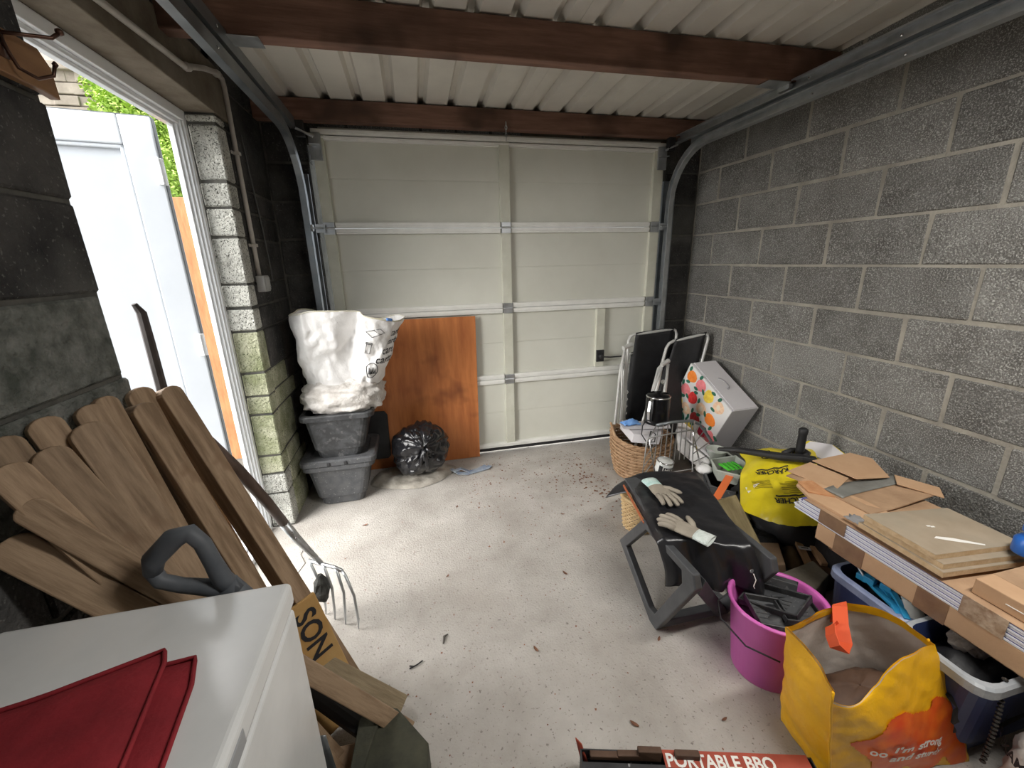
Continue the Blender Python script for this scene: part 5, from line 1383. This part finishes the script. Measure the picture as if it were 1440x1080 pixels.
# ------------------------------------------------------------------ pink bucket
pkb = thing('pink_bucket', 'magenta pink flexible bucket full of black plastic trays', 'bucket', (1.2, .98, 0))
bcn = V((1.195, .975, 0))
MB().lathe([(.115, 0), (.125, .004), (.158, .285), (.164, .290), (.170, .296), (.170, .303), (.160, .305), (.154, .298), (.150, .285), (.120, .012), (.0, .010)], bcn, 44, sx=1.0, sy=.93).build('body', pink_m, pkb, smooth=True)
MB().tube([bcn + V((-.150, .075, .300)), bcn + V((-.185, .08, .27)), bcn + V((-.19, .05, .22)), bcn + V((-.165, -.05, .19)), bcn + V((-.10, -.13, .19))], .003, 6).build('wire_handle', rubber, pkb, smooth=True)
def tray(label, o, a, b_, d, lip=.006):
    o, a, b_, d = V(o), V(a), V(b_), V(d)
    g = thing('black_tray', label, 'tray', tuple(o), 'black trays in the pink bucket')
    t = .06
    MB().obox(o, a, b_, d * .15).build('base', tub_clean, g, bevel=.002)
    s = MB()
    s.obox(o, a, b_ * t, d).obox(o + b_ * (1 - t), a, b_ * t, d).obox(o, a * t * .6, b_, d).obox(o + a * (1 - t * .6), a * t * .6, b_, d)
    s.build('rim', tub_m, g, bevel=.002)
    for k in (.35, .5, .65):
        MB().obox(o + b_ * k + a * .15 - d * .02, a * .6, b_ * .03, d * .22).build('rib', tub_m, g)
    return g
tray('large black tray tilted in the middle of the pink bucket', (1.110, 1.060, .225), (.090, -.165, .055), (.11, .045, .02), (-.01, 0, .03))
tray('black tray with a square panel at the right side of the pink bucket', (1.165, .905, .270), (.125, -.045, .0), (.045, .115, -.01), (.0, 0, .02))
tray('black tray standing on edge at the back of the pink bucket', (1.195, 1.095, .225), (.105, -.10, .0), (.012, .012, .085), (.02, .016, 0))
tray('black tray at the lower left of the pink bucket', (1.085, .93, .245), (.10, -.055, .0), (.03, .12, .02), (.0, 0, .025))
blob('dark_rags', 'dark rags at the bottom of the pink bucket', 'rag', (1.195, .975, .16), (.125, .115, .11), black_fab, .12, 4, 24, 14, seed=31)

# ------------------------------------------------------------------ orange-yellow shopping bag
ob = thing('shopping_bag', 'open orange-yellow shopping bag with white lettering on a red-orange print', 'bag', (1.25, .68, 0))
rimp = {'A': V((1.012, .790, .425)), 'B': V((.975, .600, .410)), 'C': V((1.365, .635, .425)), 'E': V((1.36, .665, .43)), 'D': V((1.245, .812, .440))}
basep = {'A': V((1.085, .795, .0)), 'B': V((1.060, .610, .0)), 'C': V((1.540, .555, .0)), 'E': V((1.53, .60, .0)), 'D': V((1.42, .76, .0))}
seq = ['A', 'B', 'C', 'E', 'D']
cuts = [0, .20, .60, .64, .86, 1.0]
def bagf(u, v, inset=0.0):
    u = u % 1.0
    for i in range(5):
        if cuts[i] <= u <= cuts[i + 1]:
            k = (u - cuts[i]) / (cuts[i + 1] - cuts[i]); a, c_ = seq[i], seq[(i + 1) % 5]; break
    t_ = rimp[a].lerp(rimp[c_], k); b_ = basep[a].lerp(basep[c_], k)
    p = b_.lerp(t_, v)
    ctr = V((1.19, .70, 0)).lerp(V((1.28, .68, 0)), 1 - v)
    out = V((p.x - ctr.x, p.y - ctr.y, 0)); out.normalize()
    bow = math.sin(math.pi * k)
    if i == 1:      # front: rim sags between the seams
        p.z -= v ** 6 * .070 * math.exp(-((k - .24) / .26) ** 4)
        p += out * (.035 * math.sin(math.pi * v) * bow) + V((.0, -.02, 0)) * bow * v * math.exp(-((k - .2) / .2) ** 2)
    elif i == 0:
        p += out * (.03 * math.sin(math.pi * v) * bow - .02 * v ** 3 * bow); p.z -= v ** 6 * .012 * bow
    elif i == 3:
        p += out * (.03 * bow * (1 - v * .4)); p.z += v ** 5 * .012 * bow
    elif i == 4:
        p += out * (.02 * bow) - V((0, .02, 0)) * bow * v ** 4; p.z -= .01 * bow * v ** 5
    n1 = noise.noise_vector(p * 9); n2 = noise.noise_vector(p * 26)
    p += n1 * .007 + n2 * .0025
    # diagonal creases
    if inset == 0:
        p += out * .0016 * math.sin((p.x * 1.0 + p.z * 1.3 + .04 * n1.x) * 70) * (1 - v * .5)
    p -= out * inset
    return p
MB().grid(lambda u, v: bagf(u, v), 160, 50, wrap=True).build('bag_body', bag_yellow, ob, smooth=True)
li = MB().grid(lambda u, v: bagf(u, .02 + .975 * v, .004), 110, 30, wrap=True); li.build('lining', bag_in, ob, smooth=True)
MB().add([bagf(i / 40, .03, .005) for i in range(40)], [tuple(range(40))]).build('base', bag_in, ob)
MB().grid(lambda u, v: bagf(u, 1.0 - .05 * v, .0062), 160, 4, wrap=True).build('top_hem', bag_yellow, ob, smooth=True)
MB().tube([bagf(.20, v / 12, -.002) for v in range(13)], .0035, 6).build('corner_seam', bag_yellow, ob, smooth=True)
MB().tube([bagf(.62, v / 12, -.002) for v in range(13)], .0030, 6).build('corner_seam', bag_yellow, ob, smooth=True)
def front(s_, t_, e=.002):
    return bagf(.20 + .40 * max(0, min(1, s_)), t_, -e)
def patch(poly, name, m, e, n=18):
    """fill a polygon given in (s,t) on the front by triangulating a fine grid clipped to it"""
    xs = [p[0] for p in poly]; ys = [p[1] for p in poly]
    def inside(x, y):
        c_ = False; k = len(poly)
        for i in range(k):
            x1, y1 = poly[i]; x2, y2 = poly[i - 1]
            if (y1 > y) != (y2 > y) and x < (x2 - x1) * (y - y1) / (y2 - y1) + x1: c_ = not c_
        return c_
    b = MB(); nx, ny = n * 3, n * 3
    x0, x1, y0, y1 = min(xs), max(xs), min(ys), max(ys)
    for i in range(nx):
        for j in range(ny):
            a, c_ = x0 + (x1 - x0) * i / nx, y0 + (y1 - y0) * j / ny
            dx, dy = (x1 - x0) / nx, (y1 - y0) / ny
            if inside(a + dx / 2, c_ + dy / 2):
                b.add([front(a, c_, e), front(a + dx, c_, e), front(a + dx, c_ + dy, e), front(a, c_ + dy, e)], [(0, 1, 2, 3)])
    return b.build(name, m, ob, smooth=True)
def smooth_poly(pts, k=6):
    out = []; n = len(pts)
    for i in range(n):
        p0, p1, p2, p3 = [V((*pts[(i + d) % n], 0)) for d in (-1, 0, 1, 2)]
        for j in range(k):
            t = j / k
            q = .5 * ((2 * p1) + (-p0 + p2) * t + (2 * p0 - 5 * p1 + 4 * p2 - p3) * t * t + (-p0 + 3 * p1 - 3 * p2 + p3) * t ** 3)
            out.append((q.x, q.y))
    return out
patch(smooth_poly([(.19, .50), (.34, .56), (.42, .66), (.50, .69), (.58, .645), (.72, .58), (.78, .64), (.90, .60), (.985, .46), (.985, .20), (.97, .02), (.86, -.0), (.80, .10), (.72, .0), (.60, .0), (.52, .10), (.42, .02), (.30, .10), (.27, .32), (.16, .46)]),
      'red_print', bag_red, .0026, 22)
def fl_(s0, t0, rot=0.0):
    c_, q_ = math.cos(rot), math.sin(rot)
    return lambda x, y: front(s0 + (x * c_ - y * q_) / .44, t0 + (x * q_ + y * c_) / .42, .0075)
text_mb("I'm strong", .040, fl_(.41, .40, -.30), bold=.0012).build('lettering', white_ink, ob)
text_mb("and sturdy", .040, fl_(.38, .305, -.30), bold=.0012).build('lettering', white_ink, ob)
text_mb("oo", .040, fl_(.275, .385, -.2), bold=.0010).build('lettering', white_ink, ob)
# straps
def strap(pts, name='strap'):
    MB().sweep(pts, [(-.019, -.0012), (.019, -.0012), (.019, .0012), (-.019, .0012)], up=(0, 1, 0)).build(name, strap_red, ob, smooth=False)
strap([(1.215, .795, .380), (1.222, .800, .425), (1.225, .800, .446), (1.205, .785, .452), (1.165, .745, .435), (1.135, .705, .415), (1.110, .690, .408), (1.095, .700, .418), (1.105, .725, .432), (1.125, .745, .440)])
strap([(1.135, .748, .438), (1.150, .750, .420), (1.165, .742, .395)])
blob('brown_boards', 'dark brown sacking inside the orange-yellow bag', 'sack', (1.22, .69, .13), (.17, .08, .12), brown_m, .12, 4, 26, 16, seed=41, sq=2.8)

# ------------------------------------------------------------------ barbecue box at the lower edge
qb = thing('barbecue_box', 'torn black and red barbecue box with white lettering at the bottom picture edge', 'box', (.7, .66, 0))
o_ = V((.372, .822, .0)); a_ = V((.640, -.185, 0)); d_ = V((-.075, -.26, 0)); h_ = .098
an = a_.normalized(); dn = d_.normalized()
for o1, u1, w1 in ((o_, a_, dn * .004), (o_ + d_, a_, dn * -.004), (o_, d_, an * .004), (o_ + a_, d_, an * -.004)):
    MB().obox(o1, u1, w1, (0, 0, h_)).build('side', black_card, qb, bevel=.001)
MB().obox(o_, a_, d_, (0, 0, .004)).build('bottom', black_card, qb)
MB().obox(o_ + a_ * .52 + V((0, 0, h_ - .003)) - dn * .004, a_ * .46, dn * .050, V((0, 0, .005))).build('red_flap', rust_print, qb, bevel=.001)
MB().obox(o_ + V((0, 0, h_ - .002)) + dn * .035, a_ * .80, dn * .10, V((0, 0, .003))).build('black_flap', black_card, qb, bevel=.001)
MB().obox(o_ + a_ * .60 + V((0, 0, h_ + .0022)) + dn * .052, a_ * .37, dn * .07, V((0, 0, .002))).build('white_label', box_white, qb)
fl0 = o_ + a_ * .40 + V((0, 0, h_ + .0035)) + dn * .040
MB().obox(o_ + a_ * .36 + V((0, 0, h_ - .002)) - dn * .004, a_ * .16, dn * .046, V((0, 0, .004))).build('red_flap', rust_print, qb, bevel=.001)
text_mb('PORTABLE BBQ', .048, lambda x, y: o_ + V((0, 0, h_ + .0030)) + an * (.245 + x * .92) - dn * (-.040 + y), bold=.0014).build('lettering', white_ink, qb)
MB().prism([o_ + V((0, 0, .06)), o_ + V((-.012, .01, h_ + .03)), o_ + V((.004, .0, h_ + .012)), o_ + V((.02, -.02, .05))], (.002, .003, 0)).build('torn_corner', rust_print, qb)
for k, (t, w_, hh) in enumerate(((.04, .085, .016), (.16, .075, .022), (.25, .068, .038), (.41, .070, .030))):
    p = o_ + a_ * t + dn * .004 + V((0, 0, h_ - .012))
    MB().obox(p, an * w_, dn * .018, V((0, .0, hh))).noise(.003, 20).build('brown_tab', brown_m, qb, bevel=.003)

# charcoal sack at the right edge
cs_, cbm = blob('charcoal_sack', 'white paper charcoal sack with brown print at the lower right picture corner', 'sack', (1.585, .38, .145), (.150, .12, .150), mat('white_paper_sack', (.50, .47, .44), (.66, .63, .60), .6, scale=10, bump=.4, bscale=30), .09, 4, 40, 26, seed=51, sq=2.6)
MB().tube([(1.56, .47, .262), (1.58, .485, .285), (1.62, .48, .290), (1.64, .46, .27)], .008, 8).build('rolled_top', box_white, cs_, smooth=True)
def csf(s_, t_):    # left-front surface patch
    a = math.radians(100 + 70 * s_); z = .06 + .22 * t_
    return V((1.585 + .172 * math.cos(a), .38 + .140 * math.sin(a), z))
text_mb('MAXI BAG', .040, lambda x, y: csf(.95 - x / .20 , .62 + y / .22) + V((-.004, .01, .012)), bold=.001).build('lettering', ink, cs_)
blob('brown_paper', 'crumpled brown paper on the floor between the orange-yellow bag and the charcoal sack', 'paper', (1.50, .44, .03), (.07, .07, .03), card_dark, .3, 5, 20, 12, seed=52)

# ------------------------------------------------------------------ clutter on the floor in the middle of the pile
def shoe(label, o, f, m=shoe_m):
    f = V((*f, 0)).normalized(); s_ = V((-f.y, f.x, 0)); o = V(o)
    g = thing('work_shoe', label, 'shoe', tuple(o), 'worn shoes in the pile')
    at = lambda a, b, c: o + f * a + s_ * b + V((0, 0, c))
    prof = [(0, .034, .0), (.03, .037, 0), (.10, .034, 0), (.18, .043, 0), (.25, .036, 0), (.275, .012, 0)]
    b = MB(); poly = [at(a, w_, .002) for a, w_, _ in prof] + [at(a, -w_, .002) for a, w_, _ in reversed(prof)]
    b.prism(poly, (0, 0, .022)); b.build('sole', rubber, g, bevel=.003)
    def up(u, v):
        a = u * .265; w_ = .034 + .008 * math.sin(u * 3.4 + .4) - .03 * max(0, u - .85) / .15
        hgt = .085 - .045 * max(0, (u - .30)) / .7 - .03 * max(0, u - .8) / .2
        th = math.pi * v
        k = 1 if u > .42 else .75
        return at(a, w_ * math.cos(th) , .024 + hgt * math.sin(th) * k)
    MB().grid(up, 16, 12).build('upper', m, g, smooth=True, thick=.003)
    MB().tube([at(.02 + .045 * (1 + math.cos(t)), .024 * math.sin(t), .090) for t in [2 * math.pi * i / 14 for i in range(14)]], .007, 6, closed=True).build('collar', rubber, g, smooth=True)
    for k in range(4):
        MB().tube([at(.125 + k * .018, -.018, .088 - k * .006), at(.125 + k * .018, .018, .088 - k * .006)], .0022, 5).build('lace', black_fab, g)
    return g
shoe('worn black shoe on the floor behind the pink bucket, its opening facing up', (1.80, 1.52, .0), (-.45, -.9))
shoe('worn black shoe further left, in the shade of the yellow bag', (1.66, 1.60, .0), (-.3, -1))
shoe('brown worn shoe lying on its sole behind the pink bucket, by the stool', (1.36, 1.36, .0), (-.25, -1), mat('tan_leather', (.15, .11, .08), (.24, .18, .13), .8, scale=12))
wbk = MB().hexa([(1.49, 1.315, .0), (1.60, 1.275, .0), (1.69, 1.42, .0), (1.60, 1.46, .0), (1.475, 1.315, .115), (1.575, 1.285, .125), (1.67, 1.42, .125), (1.59, 1.46, .115)])
tag(wbk.build('wood_block', brick_bit, bevel=.006), 'brown wooden block standing behind the pink bucket', 'block')
for i, (a, e, lab) in enumerate((((1.766, 1.407, .13), (1.70, 1.27, .10), 'short brown wood stick in the pile, leftmost of three, a white tag beside it'),
                            ((1.835, 1.435, .14), (1.76, 1.25, .11), 'short pale wood stick in the pile, middle one of three'),
                            ((1.895, 1.445, .14), (1.83, 1.28, .12), 'short pale wood stick in the pile, rightmost of three'))):
    board_between('wood_stick', lab, 'stick', a, e, .030, .020, (0, 0, 1), card_dark if i == 0 else mat('stick_wood', (.34, .19, .10), (.44, .27, .15), .8, scale=14))
tgp = thing('white_tag', 'small white plastic tag with black print lying on the wood sticks', 'tag', (1.72, 1.33, .13))
MB().obox((1.715, 1.345, .135), (.045, -.024, -.002), (.010, .020, 0), (0, 0, .004)).build('tag', box_white, tgp, bevel=.001)
MB().obox((1.727, 1.346, .1395), (.026, -.014, -.001), (.003, .006, 0), (0, 0, .0006)).build('print', ink, tgp)
wood_core = MB().hexa([(1.71, 1.20, 0), (1.94, 1.22, 0), (1.98, 1.45, 0), (1.76, 1.42, 0), (1.71, 1.20, .10), (1.94, 1.22, .10), (1.98, 1.45, .115), (1.76, 1.42, .115)])
tag(wood_core.build('dark_crate', brown_m, bevel=.006), 'dark brown crate under the short wood sticks', 'crate')
gs = MB().hexa([(1.50, 1.235, .0), (1.56, 1.115, .0), (1.69, 1.165, .0), (1.71, 1.255, .0), (1.485, 1.235, .135), (1.545, 1.11, .14), (1.68, 1.165, .145), (1.70, 1.26, .14)])
tag(gs.build('stone_slab', mat('dusty_slate', (.13, .115, .085), (.20, .18, .14), .9, scale=12, bump=.3, bscale=40), bevel=.004), 'dusty grey-brown slab between the pink bucket and the navy bin', 'slab')
bb_ = MB().hexa([(1.47, 1.06, .0), (1.50, .99, .0), (1.49, .99, .0), (1.47, 1.10, .0), (1.40, 1.12, .13), (1.455, 1.05, .15), (1.475, 1.07, .15), (1.44, 1.16, .13)])
MBX = MB().hexa([(1.40, 1.10, .0), (1.455, 1.03, .0), (1.475, 1.06, .0), (1.44, 1.14, .0), (1.40, 1.10, .15), (1.455, 1.03, .16), (1.475, 1.06, .16), (1.44, 1.14, .15)])
tag(MBX.build('brown_brick', brick_bit, bevel=.005), 'brown brick standing against the corner of the navy bin', 'brick')
blob('dark_rags', 'black rags heaped between the yellow bag and the pink bucket', 'rag', (1.62, 1.50, .06), (.14, .10, .06), black_fab, .25, 5, 30, 16, seed=61)
tag(MB().tube([(2.02, 1.30, .25), (2.0, 1.28, .265), (1.975, 1.29, .26)], .007, 7).build('white_hook', white_ink, smooth=True), 'small white plastic hook in the dark under the bundle', 'hook')
dp = MB().tube([(1.97, 2.06, .12), (2.03, 1.93, .20), (2.08, 1.78, .30)], .012, 8)
tag(dp.build('black_pole', rubber, smooth=True), 'black pole lying between the fruit-pattern box and the yellow bag', 'pole')
blob('maroon_bag', 'dark maroon bag on the floor below the fruit-pattern box', 'bag', (2.02, 2.02, .08), (.12, .16, .08), mat('maroon_fabric', (.035, .015, .015), (.06, .03, .028), .8, scale=9), .15, 4, 28, 16, seed=63)

# ------------------------------------------------------------------ debris on the floor
def dead_leaf(x, y, s_, rot, label=None, m=leaf_m):
    c_, q_ = math.cos(rot), math.sin(rot)
    b = MB()
    def lf_(u, v):
        a = (u - .5) * 2; w_ = .38 * (1 - a * a) ** .8 * (v - .5) * 2
        px_, py_ = a * s_, w_ * s_
        return V((x + px_ * c_ - py_ * q_, y + px_ * q_ + py_ * c_, .003 + s_ * .25 * abs(a) ** 2 + s_ * .18 * abs(v - .5) * 2))
    b.grid(lf_, 6, 3)
    o = b.build('dead_leaf', m, smooth=False)
    tag(o, label, 'leaf', 'dead leaves on the concrete floor')
    return o
for x, y, s_, r_, lb in ((-.395, 2.30, .016, .3, 'dry brown leaf on the floor in front of the recycling boxes'), (.36, 1.25, .016, 1.9, 'dry leaf on the floor in front of the fork, mid floor'), (.60, .90, .016, 2.3, 'dry dark leaf low in the picture, left of the orange-yellow bag'),
                     (.86, 1.17, .014, .8, 'dry leaf on the floor just in front of the stool foot'), (.16, 2.35, .014, 1.2, 'dry leaf on the floor in front of the black bin bag'), (.78, 2.10, .014, 2.7, 'dry leaf on the floor left of the wicker basket'),
                     (.90, .84, .012, .2, 'dry leaf between the barbecue box and the pink bucket'), (.05, 1.75, .012, .9, 'dry leaf alone on the floor right of the garden fork'), (.62, 1.62, .017, 2.0, 'reddish dry leaf on the open floor left of the stool'),
                     (1.10, 2.25, .016, .5, 'reddish dry leaf at the foot of the wicker basket')):
    dead_leaf(x, y, s_, r_, lb)
dr = MB()
def crumb(x, y, s_):
    a = rnd.uniform(0, 6.28)
    dr.add([(x + s_ * math.cos(a + t) * rnd.uniform(.4, 1), y + s_ * math.sin(a + t) * rnd.uniform(.4, 1), .001 + rnd.uniform(0, s_ * .5)) for t in (0, 1.6, 3.1, 4.7)], [(0, 1, 2, 3), ])
for i in range(420):
    crumb(rnd.uniform(.25, 1.35), rnd.gauss(2.68, .17) if rnd.random() < .55 else rnd.uniform(1.9, 2.9), rnd.uniform(.003, .010))
for i in range(110):
    crumb(rnd.gauss(1.12, .12), rnd.gauss(2.45, .22), rnd.uniform(.006, .015))
for i in range(260):
    crumb(rnd.uniform(-.55, 1.0), rnd.uniform(.55, 2.3), rnd.uniform(.002, .006))
tag(dr.build('leaf_litter', leaf_m), 'fine dry leaf crumbs scattered over the concrete floor', 'debris', kind='stuff')
tw = thing('twig', 'small dark forked twig on the floor right of the rough batten', 'twig', (-.10, 1.30, 0))
MB().tube([(-.135, 1.290, .004), (-.105, 1.300, .005), (-.085, 1.312, .005)], .0028, 5).tube([(-.135, 1.302, .004), (-.12, 1.296, .005)], .0025, 5).build('stem', rubber, tw)
tag(MB().tube([(.0, 1.37, .004), (.006, 1.40, .006), (.022, 1.41, .004)], .006, 5, scales=[.5, 1, .4]).build('bark_curl', mat('bark', (.10, .09, .08), rough=.9)), 'curled scrap of grey bark on the floor behind the forked twig', 'bark')
ckm = MB()
pth = [(-.80, 2.30, .0012), (-.74, 2.26, .0012), (-.70, 2.20, .0012), (-.71, 2.12, .0012), (-.67, 2.04, .0012), (-.69, 1.97, .0012)]
ckm.sweep(pth, [(-.0018, -.0006), (.0018, -.0006), (.0018, .0004), (-.0018, .0004)])
cko = ckm.build('crack', mat('crack_dark', (.10, .09, .08), rough=1), bpy.data.objects['floor'])
